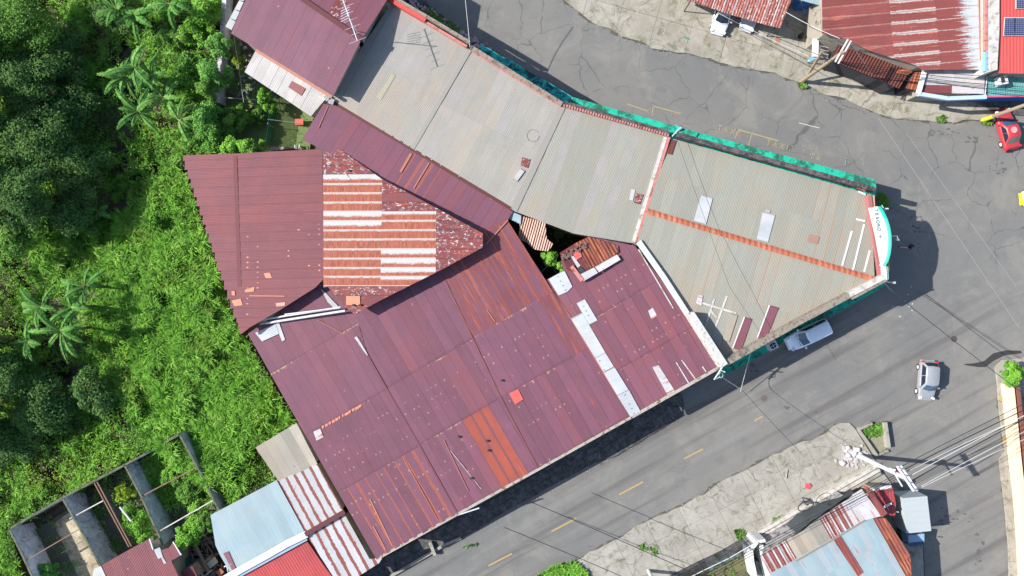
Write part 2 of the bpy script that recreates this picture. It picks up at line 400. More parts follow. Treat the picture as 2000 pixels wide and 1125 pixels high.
def patch(parent, name, pts, zf, mat, up=.07, thick=.03, d=None, label=None):
    """thin loose sheet lying on a roof; pts in px"""
    P = []
    for p in pts:
        z = 5.0
        for _ in range(3): q = W(p[0], p[1], z); z = zf(q.x, q.y)+up
        P.append(W(p[0], p[1], z))
    ar = sum(P[k].x*P[(k+1) % len(P)].y-P[(k+1) % len(P)].x*P[k].y for k in range(len(P)))
    if ar < 0: P = P[::-1]
    n = len(P); d = d or (pts[1][0]-pts[0][0], pts[1][1]-pts[0][1]); dd = Vector((d[0], -d[1])).normalized(); uu = Vector((dd.y, -dd.x))
    r = [(p.x*uu.x+p.y*uu.y, p.x*dd.x+p.y*dd.y) for p in P]
    a, b = min(t[0] for t in r), max(t[0] for t in r); c, e = min(t[1] for t in r), max(t[1] for t in r)
    F = [list(range(n))]+[[(k+1) % n, k, n+k, n+(k+1) % n] for k in range(n)]
    return mesh(name, P+[q-Vector((0, 0, thick)) for q in P], F, mat, parent, label=label,
                uvs={'m': r*2, 'cell': [((t[0]-a)/(b-a+1e-6), (t[1]-c)/(e-c+1e-6)) for t in r]*2})
def stripb(parent, name, pts, width, height, mat, z=None, zf=None, up=.05, label=None, kind=None):
    """a low bar running along a picture polyline at height z (or on roof zf)"""
    mb = MB(); Q = []
    for p in pts:
        if len(p) > 2: Q.append(W(*p))
        elif zf:
            zz = 5.0
            for _ in range(3): q = W(p[0], p[1], zz); zz = zf(q.x, q.y)+up
            Q.append(W(p[0], p[1], zz))
        else: Q.append(W(p[0], p[1], z))
    for a, b in zip(Q[:-1], Q[1:]): mb.bar(a, b, width, height)
    return mb.out(name, mat, parent, label=label, kind=kind)
def sqtest(q, u, d, zf):
    cu = sum(t[0] for t in q)/len(q); cv = min(t[1] for t in q); x = cu*u.x+cv*d.x; y = cu*u.y+cv*d.y; z = zf(x, y); s_ = .05*(1-z/H)
    px, py = x/s_+1000, 562.5-y/s_
    return px < 358+(py-305)*.33+5
def ctr(pts): return W(sum(p[0] for p in pts)/len(pts), sum(p[1] for p in pts)/len(pts), 0)

# ================================================================= materials
PA = (.158, .063, .090); PB = (.138, .059, .086); PK = (.172, .058, .062); PK2 = (.148, .053, .062)
M_pur = [metal('purple_sheet', PA, PB, .06, screws=.35, row=1.0), metal('purple_sheet_worn', (.145, .058, .082), (.128, .054, .074), .06, screws=.62, rust=.2, screwc=(.36, .22, .17), row=1.3),
         metal('purple_sheet_red', (.165, .060, .074), PA, .06, screws=.4, rust=.1, row=.8)]
M_seam = metal('purple_sheet_rusty_laps', PA, PB, .08, seam=.26, seamc=(.28, .085, .055), screws=.75, screwc=(.40, .25, .17), rust=.1)
M_orange = metal('purple_sheet_orange_streaks', (.15, .048, .058), PB, .08, rust=.50, rustc=(.21, .06, .045), streak=.85, seam=.20, seamc=(.22, .062, .045))
M_orange2 = metal('orange_sheet', (.29, .066, .042), (.24, .062, .046), .10, rust=.35, rustc=(.33, .085, .042), streak=.95, seam=.26, seamc=(.16, .06, .07))
M_pink = metal('pink_sheet', PK, PK2, .05, pitch=.14, bump=.6, edge=.04)
M_pinks = metal('pink_sheet_screws', PK2, PK, .05, pitch=.14, screws=.55, screwc=(.6, .3, .2), bump=.6, edge=.04)
M_speck = metal('darkred_sheet_white_scuffs', (.16, .040, .036), (.13, .038, .044), .10, spots=.47, rust=.4)
M_dark = metal('darkred_sheet', (.15, .042, .042), (.13, .040, .048), .12, rust=.3)
M_bw, M_br, M_bm = banded('bleached_rusty_sheet', 'white'), banded('rust_sheet', 'rust'), banded('faded_rust_sheet', 'mid')
BG = (.262, .245, .210); BG2 = (.240, .229, .204)
M_bei = [metal('beige_sheet', BG, BG2, .05, pitch=.14, bump=.3, edge=.035, rust=.12, rustc=(.30, .20, .13)), metal('beige_sheet_grey', BG2, (.262, .246, .228), .05, pitch=.14, bump=.3, edge=.035, rust=.1, rustc=(.29, .2, .13))]
GY = (.240, .232, .190); GY2 = (.230, .232, .196)
M_gry = [metal('greygreen_sheet', GY, GY2, .05, pitch=.14, bump=.3, edge=.03, rust=.15, rustc=(.36, .2, .11), screws=.6, screwc=(.40, .2, .12)),
         metal('greygreen_sheet_b', GY2, (.24, .225, .185), .06, pitch=.14, bump=.3, edge=.03, rust=.1, rustc=(.36, .2, .11), screws=.5, screwc=(.40, .22, .14))]
M_gryr = metal('greygreen_sheet_rusty_laps', (.248, .228, .190), GY, .05, pitch=.14, bump=.3, seam=.085, seamc=(.36, .20, .12), rust=.2, rustc=(.38, .2, .11), screws=.6, screwc=(.42, .2, .12))
M_ridge = metal('orange_ridge_cap', (.42, .165, .095), (.36, .125, .07), .16, pitch=.5, rust=.7, rustc=(.24, .07, .04), edge=.05)
M_wrust = metal('white_sheet_rusty_laps', (.37, .38, .39), (.33, .34, .35), .08, pitch=.14, seam=.38, seamc=(.19, .05, .04), bump=.3, spots=.24, spotc=(.2, .06, .05))
M_white = metal('white_sheet', (.37, .38, .385), (.31, .33, .345), .08, pitch=.14, bump=.3, rust=.12, rustc=(.2, .17, .14))
M_wscr = metal('white_sheet_dark_screws', (.36, .38, .39), (.31, .33, .35), .08, pitch=.14, screws=.8, screwc=(.04, .04, .05), bump=.3)
M_wrd = metal('white_sheet_red_stains', (.42, .42, .43), (.38, .36, .36), .08, pitch=.14, spots=.35, spotc=(.2, .05, .04), rust=.4, rustc=(.22, .05, .04))
M_silv = metal('galvanised_sheet', (.34, .33, .32), (.28, .27, .27), .10, pitch=.14, rust=.22, rustc=(.26, .09, .06), streak=.9, seam=.05, seamc=(.1, .09, .09))
M_beip = metal('pale_beige_sheet', (.29, .265, .215), (.25, .235, .20), .22, pitch=.14, screws=.4, screwc=(.05, .05, .05))
M_blue = metal('pale_blue_sheet', (.235, .315, .34), (.215, .285, .315), .06, pitch=.16, bump=.2, edge=.03)
M_bluer = metal('pale_blue_sheet_red_patches', (.25, .325, .355), (.28, .29, .31), .03, pitch=.16, rust=.35, rustc=(.24, .06, .045), bump=.2, edge=.05)
M_red = metal('red_tile_sheet', (.33, .052, .052), (.28, .048, .050), .04, pitch=.25, spots=.34, spotc=(.15, .03, .035), edge=.03)
M_redp = metal('plain_red_sheet', (.46, .075, .068), (.42, .072, .065), .03, pitch=.3, edge=.03)
M_salmon = metal('salmon_patch_sheet', (.50, .10, .085), (.46, .09, .08), .02, pitch=.14, edge=.02)
M_peach = metal('peach_patch_sheet', (.50, .20, .12), (.46, .18, .11), .05, pitch=.14, rust=.3)
M_teal = metal('teal_sheet', (.09, .29, .29), (.12, .32, .31), .10, pitch=.22, rust=.2, rustc=(.04, .09, .08))
M_fade = fade('bleaching_barn_red_sheet')
M_barn = metal('barn_red_sheet', (.185, .050, .044), (.155, .045, .042), .10, pitch=.25, rust=.45, rustc=(.27, .08, .055), streak=.9, seam=.10, seamc=(.40, .20, .15))
M_barnw = metal('barn_red_sheet_bleached', (.20, .054, .046), (.17, .048, .042), .10, pitch=.25, rust=.4, rustc=(.28, .09, .06), streak=.9, seam=.30, seamc=(.38, .31, .29), spots=.22, spotc=(.40, .34, .33))
M_brib = metal('brown_rib_sheet', (.125, .042, .034), (.115, .038, .032), .12, pitch=.28, bump=.8, rust=.2, rustc=(.25, .08, .04))
M_brn = metal('rust_brown_sheet', (.19, .062, .04), (.15, .05, .04), .2, pitch=.3, rust=.6, rustc=(.29, .09, .045), bump=.5)
M_tilep = metal('brown_tile_row', (.38, .235, .18), (.32, .19, .145), .25, pitch=.4, rust=.3, rustc=(.12, .06, .05), bump=.2)
M_shut = flat('shutter_paint', (.10, .16, .17), .3, 3, .6)
M_asph = asphalt()
M_con = concrete('pale_concrete', (.295, .275, .235), (.235, .215, .175), moss=.5)
M_con2 = concrete('grey_concrete', (.29, .275, .24), (.24, .225, .195), moss=.45)
M_cond = concrete('dark_concrete', (.12, .118, .12), (.075, .073, .075), (.03, .03, .025), .8, 1.2)  # darker, blotchier concrete for the strips beside the walls
M_wallr = concrete('ruin_wall_render', (.62, .62, .64), (.42, .43, .46), (.20, .21, .18), .5, .9)
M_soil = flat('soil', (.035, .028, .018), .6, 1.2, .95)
M_gnd = flat('ground_dirt', (.10, .085, .055), .5, .2, .95)
M_par = flat('stone_parapet', (.215, .18, .145), .6, 3, .9, dirt=.6, dirtc=(.07, .055, .045))
M_pard = flat('mossy_parapet', (.10, .085, .085), .6, 3, .9, dirt=.8, dirtc=(.03, .028, .028))
M_wpaint = flat('white_paint', (.42, .405, .38), .3, 2.5, .7, dirt=.6, dirtc=(.24, .20, .16))
M_wp2 = flat('clean_white_paint', (.50, .50, .50), .2, 2, .5)
M_wall = flat('rendered_wall', (.26, .23, .19), .3, 1, .85, dirt=.4)
M_green = flat('green_painted_canopy', (.012, .36, .24), .5, 1.1, .75, dirt=.72, dirtc=(.018, .09, .06))
M_green2 = flat('bright_green_paint', (.012, .42, .31), .1, 2, .5)
M_greenp = flat('pale_green_paint', (.20, .42, .34), .2, 2, .6)
M_pinkp = flat('pink_coping', (.40, .16, .14), .4, 3, .8, dirt=.5, dirtc=(.16, .05, .045))
M_redc = flat('red_coping', (.42, .07, .06), .3, 3, .8, dirt=.3, dirtc=(.25, .04, .04))
M_fas = flat('gutter_metal', (.30, .27, .23), .4, 3, .7, dirt=.5, dirtc=(.12, .07, .05))
M_steel = flat('steel', (.46, .49, .53), .2, 3, .5, .4)
M_dst = flat('dark_steel', (.035, .037, .042), .3, 3, .6)
M_wood = flat('weathered_wood', (.24, .19, .13), .5, 2.5, .85)
M_polec = flat('concrete_pole', (.46, .47, .48), .2, 3, .7)
M_cable = flat('black_cable', (.018, .018, .02), .2, 3, .6)
M_cabw = flat('pale_cable', (.38, .38, .37), .2, 3, .6)
M_blk = flat('black_rubber', (.015, .015, .016), .3, 3, .7)
M_yel = flat('faded_yellow_paint', (.26, .215, .12), .3, 6, .8)
M_yel2 = flat('yellow_line_paint', (.32, .23, .09), .5, 6, .75)
M_wln = flat('white_line_paint', (.42, .42, .40), .3, 6, .75)
M_yelc = flat('yellow_pole_paint', (.55, .45, .05), .2, 4, .7)
M_cream = flat('cream_wall_paint', (.62, .47, .32), .2, 1, .7)
M_brk = flat('dark_red_brick', (.16, .06, .045), .4, 4, .85)
M_lblue = flat('light_blue_paint', (.17, .36, .50), .2, 2, .5)
M_dblue = flat('deep_blue_paint', (.03, .11, .32), .2, 2, .5)
M_pinkr = flat('pink_wrapper', (.55, .07, .10), .2, 4, .6)
M_lawn = flat('lawn_turf', (.12, .165, .06), .5, 3, .95, dirt=.35, dirtc=(.14, .115, .07))

# ================================================================= ground, roads, pavements
def sheet(name, pts, z, mat, kind='structure', parent=None, depth=None):
    P = [W(p[0], p[1], 0) for p in pts]; mb = MB()
    mb.prism([(p.x, p.y) for p in P], z-(depth or .3), z); o = mb.out(name, mat, parent, kind=kind if parent is None else None); return o
def rough_line(pts, amp=3.0, step=14, seed=1):
    r = random.Random(seed); out = []
    for a, b in zip(pts[:-1], pts[1:]):
        L = math.hypot(b[0]-a[0], b[1]-a[1]); n = max(1, int(L/step)); nx, ny = -(b[1]-a[1])/L, (b[0]-a[0])/L
        for k in range(n):
            t = k/n; e = r.uniform(-amp, amp) if k else 0
            out.append((a[0]+(b[0]-a[0])*t+nx*e, a[1]+(b[1]-a[1])*t+ny*e))
    return out+[pts[-1]]
sheet('ground', [(-2400, -2400), (4400, -2400), (4400, 3500), (-2400, 3500)], -.30, M_gnd, depth=1.0)
sheet('road', [(690, -600), (3600, -600), (3600, 1900), (520, 1900), (560, 1260), (700, 1130), (1100, 850), (1330, 640), (1500, 520), (1400, 330), (1000, 200), (780, 40)], 0, M_asph)
def decal(name, pts, z, mat, parent=None):
    P = [W(p[0], p[1], 0) for p in pts]; V = [(p.x, p.y, z) for p in P]
    ar = sum(V[i][0]*V[(i+1) % len(V)][1]-V[(i+1) % len(V)][0]*V[i][1] for i in range(len(V)))
    if ar < 0: V = V[::-1]
    o = mesh(name, V, [list(range(len(V)))], mat, parent)
    if parent is None: o['kind'] = 'structure'
    return o
road = bpy.data.objects['road']
def pave(name, edge, rest, z, mat, d, w, L, label=None, jit=.012, seed=3, amp=3):
    poly = rough_line(edge, amp, 14, seed)+rest
    base = sheet(name, poly, z-.03, M_soil, depth=.3)
    sheets(base, 'slab', [(p[0], p[1], z) for p in poly], d, w, L, lambda i, j, x, y: mat, tilt=.004, thick=.14, gap=.012, jit=jit, stag=.0)
    return base
pave('pavement', [(1085, -12), (1115, 10), (1160, 45), (1230, 75), (1290, 97), (1340, 103), (1420, 125), (1500, 140), (1560, 160), (1600, 180), (1650, 192), (1700, 215), (1735, 228), (1800, 235), (1850, 238), (1915, 235), (1940, 222), (2000, 215), (2110, 205)],
     [(2110, -140), (1040, -140)], .14, M_con, (1, .28), 3.1, 3.6)
pave('sidewalk', [(1080, 1122), (1124, 1097), (1153, 1077), (1199, 1056), (1231, 1037), (1257, 1022), (1289, 1006), (1347, 980), (1378, 965), (1404, 944), (1439, 927), (1468, 913), (1500, 895), (1527, 884), (1555, 868), (1602, 852), (1642, 826), (1659, 826)],
     [(1669, 836), (1700, 885), (1722, 920), (1745, 950), (1765, 962), (1800, 1010), (1810, 1240), (1060, 1240)], .14, M_con2, (2, -1), 2.6, 3.4, seed=5)
pave('footpath', [(2110, 700), (1985, 700), (1957, 703), (1944, 718)], [(1948, 745), (1952, 804), (1963, 881), (1952, 898), (1957, 942), (1963, 993), (1970, 1071), (1974, 1240), (2110, 1240)], .14, M_con, (.12, 1), 2.2, 4.2, seed=8)
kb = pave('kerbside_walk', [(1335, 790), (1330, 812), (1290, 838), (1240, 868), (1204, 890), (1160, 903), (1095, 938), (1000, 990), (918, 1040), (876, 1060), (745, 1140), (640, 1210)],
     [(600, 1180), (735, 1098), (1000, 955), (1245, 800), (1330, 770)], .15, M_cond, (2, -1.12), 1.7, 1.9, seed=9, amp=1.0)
M_stn = flat('asphalt_stain', (.085, .085, .086), .5, 4, .9)
M_edge = flat('edge_dirt', (.075, .07, .058), .8, 3, .95)
r_ = random.Random(77)
for L in [[(1085, -12), (1115, 10), (1160, 45), (1230, 75), (1290, 97), (1340, 103), (1420, 125), (1500, 140), (1560, 160), (1600, 180), (1650, 192), (1700, 215), (1735, 228), (1800, 235), (1850, 238), (1915, 235)],
          [(1080, 1122), (1124, 1097), (1153, 1077), (1199, 1056), (1231, 1037), (1257, 1022), (1289, 1006), (1347, 980), (1378, 965), (1404, 944), (1439, 927), (1468, 913), (1500, 895), (1527, 884), (1555, 868), (1602, 852), (1642, 826)],
          [(1957, 703), (1944, 718), (1948, 745), (1952, 804), (1963, 881), (1952, 898), (1957, 942), (1963, 993), (1970, 1071)], [(1330, 812), (1290, 838), (1240, 868), (1204, 890), (1160, 903), (1095, 938), (1000, 990), (918, 1040)]]:
    R = rough_line(L, 4.5, 11, 55)
    for k in range(0, len(R)-1):
        if r_.random() < .22: continue
        a, b = R[k], R[k+1]; w0, w1 = r_.uniform(1.5, 4.5), r_.uniform(1.5, 4.5)
        decal('edge_dirt', [(a[0]-2, a[1]-w0), (b[0]+2, b[1]-w1), (b[0]+2, b[1]+w0), (a[0]-2, a[1]+w1)], .006+.0005*(k % 3), M_edge, road)
for cx, cy, sx, sy, n in [(1865, 1010, 40, 18, 16), (1915, 1075, 14, 40, 16), (1840, 260, 40, 8, 10), (1900, 275, 30, 8, 8), (1960, 330, 30, 12, 10), (1690, 985, 5, 5, 1), (1560, 800, 60, 14, 6), (1790, 440, 12, 22, 10), (1475, 720, 14, 9, 5), (1180, 900, 40, 22, 6)]:
    for k in range(n):
        x, y = r_.gauss(cx, sx*.5), r_.gauss(cy, sy*.5); q = r_.uniform(1.2, 4.5); m = r_.randrange(6, 10)
        decal('stain', [(x+q*math.cos(t*6.2832/m)*r_.uniform(.4, 1.6), y+q*.6*math.sin(t*6.2832/m)*r_.uniform(.4, 1.6)) for t in range(m)], .009+.0004*(k % 8), M_stn, road)
# green painted footing along the south-east front
sheet('painted_footing', [(1398, 742), (1560, 652), (1732, 556), (1690, 540), (1400, 690)], .16, M_green)
# broken concrete end of the kerbside walk, and low light kerb at its west end
mbk = MB()
for a, b in zip([(900, 1050), (868, 1064), (820, 1092), (765, 1124)], [(868, 1064), (820, 1092), (765, 1124), (730, 1145)]): mbk.bar(W(*a, .2), W(*b, .2), .28, .2)
mbk.bar(W(840, 1058, .3), W(850, 1083, .3), .3, .5)
mbk.out('kerb', M_con2, kind='structure')
# low kerb stone pieces beside the north road, west section
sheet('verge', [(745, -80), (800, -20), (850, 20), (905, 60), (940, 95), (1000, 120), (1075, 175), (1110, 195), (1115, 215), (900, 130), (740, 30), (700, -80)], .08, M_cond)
# darker asphalt strip and repair patches (4 mm steps)
M_damp = flat('damp_stain', (.035, .034, .034), .6, 3, .6)
decal('wet_stain', [(1884, 711), (1905, 709), (1922, 705), (1940, 690), (1965, 684), (1994, 685), (1996, 690), (1962, 694), (1942, 704), (1925, 717), (1910, 717), (1884, 713)], .008, M_damp, road)
for a, b in [((954, 1105), (1000, 1081)), ((1077, 1038), (1126, 1012)), ((1209, 966), (1256, 941)), ((1336, 896), (1373, 877)), ((1473, 822), (1490, 813)), ((800, 1190), (860, 1158))]:
    dx, dy = b[0]-a[0], b[1]-a[1]; L = math.hypot(dx, dy); nx, ny = -dy/L*1.5, dx/L*1.5
    decal('lane_mark', [(a[0]+nx, a[1]+ny), (b[0]+nx, b[1]+ny), (b[0]-nx, b[1]-ny), (a[0]-nx, a[1]-ny)], .012, M_yel2, road)
def line(a, b, w, mat, name='painted_line', z=.012):
    dx, dy = b[0]-a[0], b[1]-a[1]; L = math.hypot(dx, dy); nx, ny = -dy/L*w/2, dx/L*w/2
    decal(name, [(a[0]+nx, a[1]+ny), (b[0]+nx, b[1]+ny), (b[0]-nx, b[1]-ny), (a[0]-nx, a[1]-ny)], z, mat, road)
line((1441, 253), (1520, 275), 2.6, M_yel); line((1276, 207), (1330, 222), 2.2, M_yel); line((1276, 207), (1273, 226), 2, M_yel); line((1225, 203), (1265, 217), 2.2, M_yel)
line((1441, 253), (1436, 270), 2, M_yel); line((1468, 262), (1462, 285), 2, M_yel); line((1560, 240), (1600, 250), 1.2, M_wln)
line((1715, 230), (1990, 640), 1.0, flat('faint_scratch', (.22, .22, .22), .3, 6), z=.010)
line((1770, 260), (1985, 560), 1.0, flat('faint_scratch_b', (.21, .21, .21), .3, 6), z=.010)
def text(name, body, px, py, size, ang, mat, z=.014, parent=None, ext=0.002, hgt=0.0, sx=1.0):
    cu = bpy.data.curves.new(name, 'FONT'); cu.body = body; cu.size = size; cu.align_x = 'CENTER'; cu.align_y = 'CENTER'; cu.extrude = ext
    tmp = bpy.data.objects.new('tmp_text', cu); C.objects.link(tmp); bpy.context.view_layer.update()
    me_ = bpy.data.meshes.new_from_object(tmp.evaluated_get(bpy.context.evaluated_depsgraph_get())); bpy.data.objects.remove(tmp)
    me_.materials.clear(); me_.materials.append(mat); me_.name = name; o = bpy.data.objects.new(name, me_); C.objects.link(o)
    p = W(px, py, hgt); o.parent = parent; o.location = (Vector((p.x, p.y, hgt+z)))-(loc(parent) if parent else Vector((0, 0, 0)))
    o.rotation_euler = (0, 0, math.radians(ang)); o.scale = (sx, 1, 1); return o
text('road_lettering', 'T A X I', 1422, 255, .85, -15, M_yel, parent=road, sx=.85)
text('road_lettering', 'T A X I', 1518, 284, .85, -15, M_yel, parent=road, sx=.85)
text('road_lettering', 'T A', 1592, 308, .8, -15, M_yel, parent=road, sx=.9)

# ================================================================= A: big roof with rusty bleached sheets
def zA(px, py): return 5.3+.0015*(px-665)+.0040*(py-290)
A = [(358, 305), (605, 292), (632, 289), (660, 289), (745, 349), (850, 405), (943, 456), (943, 483), (862, 527), (760, 578), (693, 613), (680, 605), (640, 560), (624, 562), (548, 605), (487, 640), (470, 652)]
bA = thing('warehouse', 'long shed with a pink corrugated west slope and rusty white striped sheets east', 'warehouse', ctr(A))
Ap = lambda L: [(x, y, zA(x, y)) for x, y in L]
Aw = Ap([(358, 305), (630, 291), (632, 545), (617, 561), (548, 605), (487, 640), (472, 652)])
rows = [303, 320, 338, 357, 375.5, 394, 412, 430.6, 449, 467, 486.5, 504.6, 523, 540, 558.6, 577, 595, 613, 632, 652]
_, zfA = sheets(bA, 'roof_sheet', Aw, (1, -.03), .93, 5.2, lambda i, j, x, y: M_pinks if (y > 440 and x > 440 and i > 6) or y > 560 else M_pink,
                square='start', ubr=[(358, 291+18.5*k) for k in range(21)], vbr=[(350, 400), (461, 400), (632, 400)], tilt=.02)
Ae = Ap([(631, 289.5), (660, 289), (745, 349), (850, 405), (943, 456), (943, 483), (862, 527), (760, 578), (693, 613), (680, 605), (640, 560), (632, 561)])
def chA(i, j, x, y):
    r = int(np.searchsorted(rows, y))-1; c = 0 if x < 744 else (1 if x < 852 else 2)
    k = r-2      # row 0 starts at y 338
    if c == 0: return [M_bw, M_br, M_br, M_br, M_bw, M_bw, M_br, M_br, M_br, M_br, M_br, M_br][k] if 0 <= k < 12 else (M_speck if k < 0 or k % 2 == 0 else M_dark)
    if c == 1: return [M_dark, M_speck, M_dark, M_speck, M_bm, M_br, M_br, M_br, M_bw, M_bw, M_bw, M_bm][k] if 0 <= k < 12 else M_speck
    return M_speck
sheets(bA, 'roof_sheet', Ae, (1, 0), .93, 5, chA, ubr=[(700, y) for y in [284]+rows], vbr=[(630, 450), (744.5, 450), (852, 450), (944, 450)], tilt=.06)
walls(bA, [(368, 315), (655, 302), (935, 462), (930, 480), (690, 600), (648, 556), (612, 556), (478, 638)], zfA, M_wall, .3)
patch(bA, 'roof_patch', [(676, 578), (703, 578), (703, 596), (676, 596)], zfA, M_peach, .10, label='peach coloured square repair sheet')
for q in [[(515, 534), (527, 532), (531, 543), (519, 543)], [(478, 566), (497, 560), (496, 569), (479, 571)], [(452, 587), (470, 583), (474, 596), (458, 598)], [(452, 569), (458, 568), (459, 577), (453, 577)]]:
    patch(bA, 'roof_patch', q, zfA, M_peach, .06)
patch(bA, 'roof_patch', [(538, 592), (557, 590), (556, 597), (540, 599)], zfA, M_tilep, .06)
stripb(bA, 'lap_strip', [(487, 577.5), (556, 578.5)], .1, .05, M_peach, zf=zfA)
mb = MB()
for q in [(458, 305, 470, 560)]:
    a = W(459, 305, zA(459, 305)+.045); b = W(468, 560, zA(468, 560)+.045); mb.bar(a, b, .34, .012)
mb.out('valley_strip', flat('dark_pink', (.125, .043, .046), .3, 3), bA)
for p in [(703, 596), (690, 596), (682, 333)]:
    mb = MB(); c = W(p[0], p[1], zA(*p)+.15); mb.prism([(c.x+.12*math.cos(t), c.y+.12*math.sin(t)) for t in [k*1.0472 for k in range(6)]], c.z-.12, c.z+.05); mb.out('roof_vent', M_dst, bA)
stripb(bA, 'loose_stick', [(672, 336, 5.55), (684, 350, 5.6)], .07, .05, M_wpaint)

# ================================================================= B: long purple lean-to
def zB(px, py): return 4.95+.0016*(py-203)-.0005*(px-632)*.2
Bp = [(632, 203), (655, 203), (806, 293), (1002, 412), (992, 430), (972, 452), (943, 457), (590, 272)]
bB = thing('lean_to_shed', 'narrow purple corrugated roof between the beige roofs and the striped rusty shed', 'shed', ctr(Bp))
Bz = [(632, 203, 5.0), (1000, 410, 5.0), (985, 440, 5.2), (943, 457, 5.25), (590, 272, 5.35)]
_, zfB = sheets(bB, 'roof_sheet', [(x, y, 5.0+.0046*max(0, ((y-203)*366-(x-632)*207)/420)) for x, y in Bp], (-42, 69), .92, 9,
                lambda i, j, x, y: M_seam if 790 < x < 850 else (M_pur[2] if random.random() < .25 else M_pur[0]))
walls(bB, [(632, 203), (990, 408), (960, 445), (640, 285), (592, 270)], zfB, M_wall, .4)
stripb(bB, 'lap_strip', [(803, 300), (782, 336)], .22, .03, M_peach, zf=zfB)
stripb(bB, 'lap_strip', [(838, 318), (808, 368)], .12, .03, M_peach, zf=zfB)
stripb(bB, 'lap_strip', [(641, 207), (622, 250)], .06, .03, M_peach, zf=zfB)
stripb(bB, 'ridge_flashing', [(640, 201), (655, 202), (806, 292), (1000, 409)], .30, .07, M_brib, zf=zfB)

# ================================================================= C: large purple roof
def zC(px, py):     # falls to the south-east eave
    t = ((px-484)*378+(py-652)*675)/(774*(1.0))     # px distance towards the south-east
    return 5.36-.0013*t*0 - .00125*max(0, t)
Cp = lambda L: [(x, y, zC(x, y)) for x, y in L]
cb1 = [(484, 652), (640, 545), (690, 600), (719, 696), (755, 760), (813, 860), (893, 1004), (735, 1092)]
cb2 = [(690, 600), (700, 560), (862, 510), (862, 533), (980, 781), (1050, 915), (893, 1004), (813, 860), (755, 760), (719, 696)]
cb3 = [(862, 533), (862, 510), (943, 450), (975, 440), (990, 428), (1066, 548), (1233, 812), (1050, 915), (980, 781)]
allC = [(484, 652), (640, 545), (862, 510), (990, 428), (1233, 812), (735, 1092)]
plC = plane_of([W(x, y, zC(x, y)) for x, y in allC])
zfC = lambda x, y: plC[0]*x+plC[1]*y+plC[2]
def onC(L):
    out = []
    for x, y in L:
        z = 5
        for _ in range(4): q = W(x, y, z); z = zfC(q.x, q.y)
        out.append((x, y, z))
    return out
bC = thing('warehouse', 'largest building, wide purple corrugated roof with orange rust streaks beside the lower road', 'warehouse', ctr(allC))
D_ = (255, 442)
rp = lambda: M_pur[0] if random.random() < .6 else (M_pur[1] if random.random() < .6 else M_pur[2])
sheets(bC, 'roof_sheet', onC(cb1), D_, .95, 4, lambda i, j, x, y: (M_seam if random.random() < .8 else M_pur[1]) if j == 3 else (M_pur[1] if j == 2 or random.random() < .4 else M_pur[0]),
       vbr=[(484, 640), (528, 731), (613, 843), (655, 967), (735, 1092)])
def in_or(x, y):    # orange rusted sheets at the low end of the middle bay
    t = (y-800)/130.0; return y > 775 and (900+t*55) < x+(-.5)*(0) and x < 1040 and ((x-905)*442-(y-815)*255)/510 > -8 and ((x-948)*442-(y-790)*255)/510 < 14
sheets(bC, 'roof_sheet', onC(cb2), D_, .95, 4, lambda i, j, x, y: M_orange2 if in_or(x, y) else rp(), vbr=[(690, 600), (755, 760), (817, 871), (893, 1004)])
sheets(bC, 'roof_sheet', onC(cb3), D_, .95, 4, lambda i, j, x, y: M_orange if j == 0 else (M_orange if ((x-1068)*442-(y-575)*255)/510 > -14 and y < 690 else rp()), vbr=[(905, 480), (931, 655), (988, 773), (1050, 915)])
walls(bC, [(484, 652), (640, 560), (862, 520), (990, 428), (1233, 812), (735, 1092)], zfC, M_wall, .5, doors=[(4, 7)])
stripb(bC, 'bay_flashing', [(701, 660), (719, 696), (755, 760), (813, 860), (891, 1000)], .16, .02, flat('purple_trim', (.13, .05, .06), .3, 2), zf=zfC, up=.06)
stripb(bC, 'bay_flashing', [(864, 537), (980, 781), (1049, 912)], .12, .03, flat('red_trim', (.16, .06, .055), .4, 2), zf=zfC, up=.05)
stripb(bC, 'eave_gutter', [(735, 1092), (893, 1004), (1050, 917), (1232, 815)], .24, .18, M_fas, zf=zfC, up=-.06)
stripb(bC, 'ridge_flashing', [(948, 478), (992, 430)], .10, .05, M_peach, zf=zfC, up=.1)
patch(bC, 'roof_patch', [(994, 768), (1012, 760), (1022, 780), (1006, 790)], zfC, M_salmon, .08, label='bright salmon square repair sheet')
patch(bC, 'roof_patch', [(498, 650), (538, 632), (545, 652), (512, 667)], zfC, M_white, .10)
patch(bC, 'roof_patch', [(537, 632), (544, 628), (557, 664), (551, 667)], zfC, M_white, .08)
patch(bC, 'roof_patch', [(692, 659), (697, 657), (719, 694), (716, 694)], zfC, M_wpaint, .10)
patch(bC, 'roof_patch', [(612, 843), (625, 837), (632, 853), (618, 861)], zfC, M_wrd, .06)
patch(bC, 'roof_patch', [(626, 563), (636, 572), (662, 600), (655, 604), (640, 590)], zfC, M_wscr, .08)
r_ = random.Random(3)
for k in range(12):
    t = k/11; x = 628+t*72; y = 835-t*41; w_ = r_.uniform(3, 7)
    patch(bC, 'rust_flake', [(x, y-2), (x+w_, y-5), (x+w_+1, y), (x+1, y+3)], zfC, M_peach, .05, .01, d=D_)
for a, b, w_ in [((722, 974), (766, 1066), .12), ((729, 1028), (753, 1074), .11), ((787, 893), (855, 1015), .05), ((867, 860), (915, 960), .05), ((880, 880), (940, 955), .04), ((951, 606), (967, 628), .08), ((620, 625), (672, 652), .05)]:
    stripb(bC, 'lap_strip', [a, b], w_, .02, M_peach if w_ > .04 else M_wpaint, zf=zfC, up=.07)
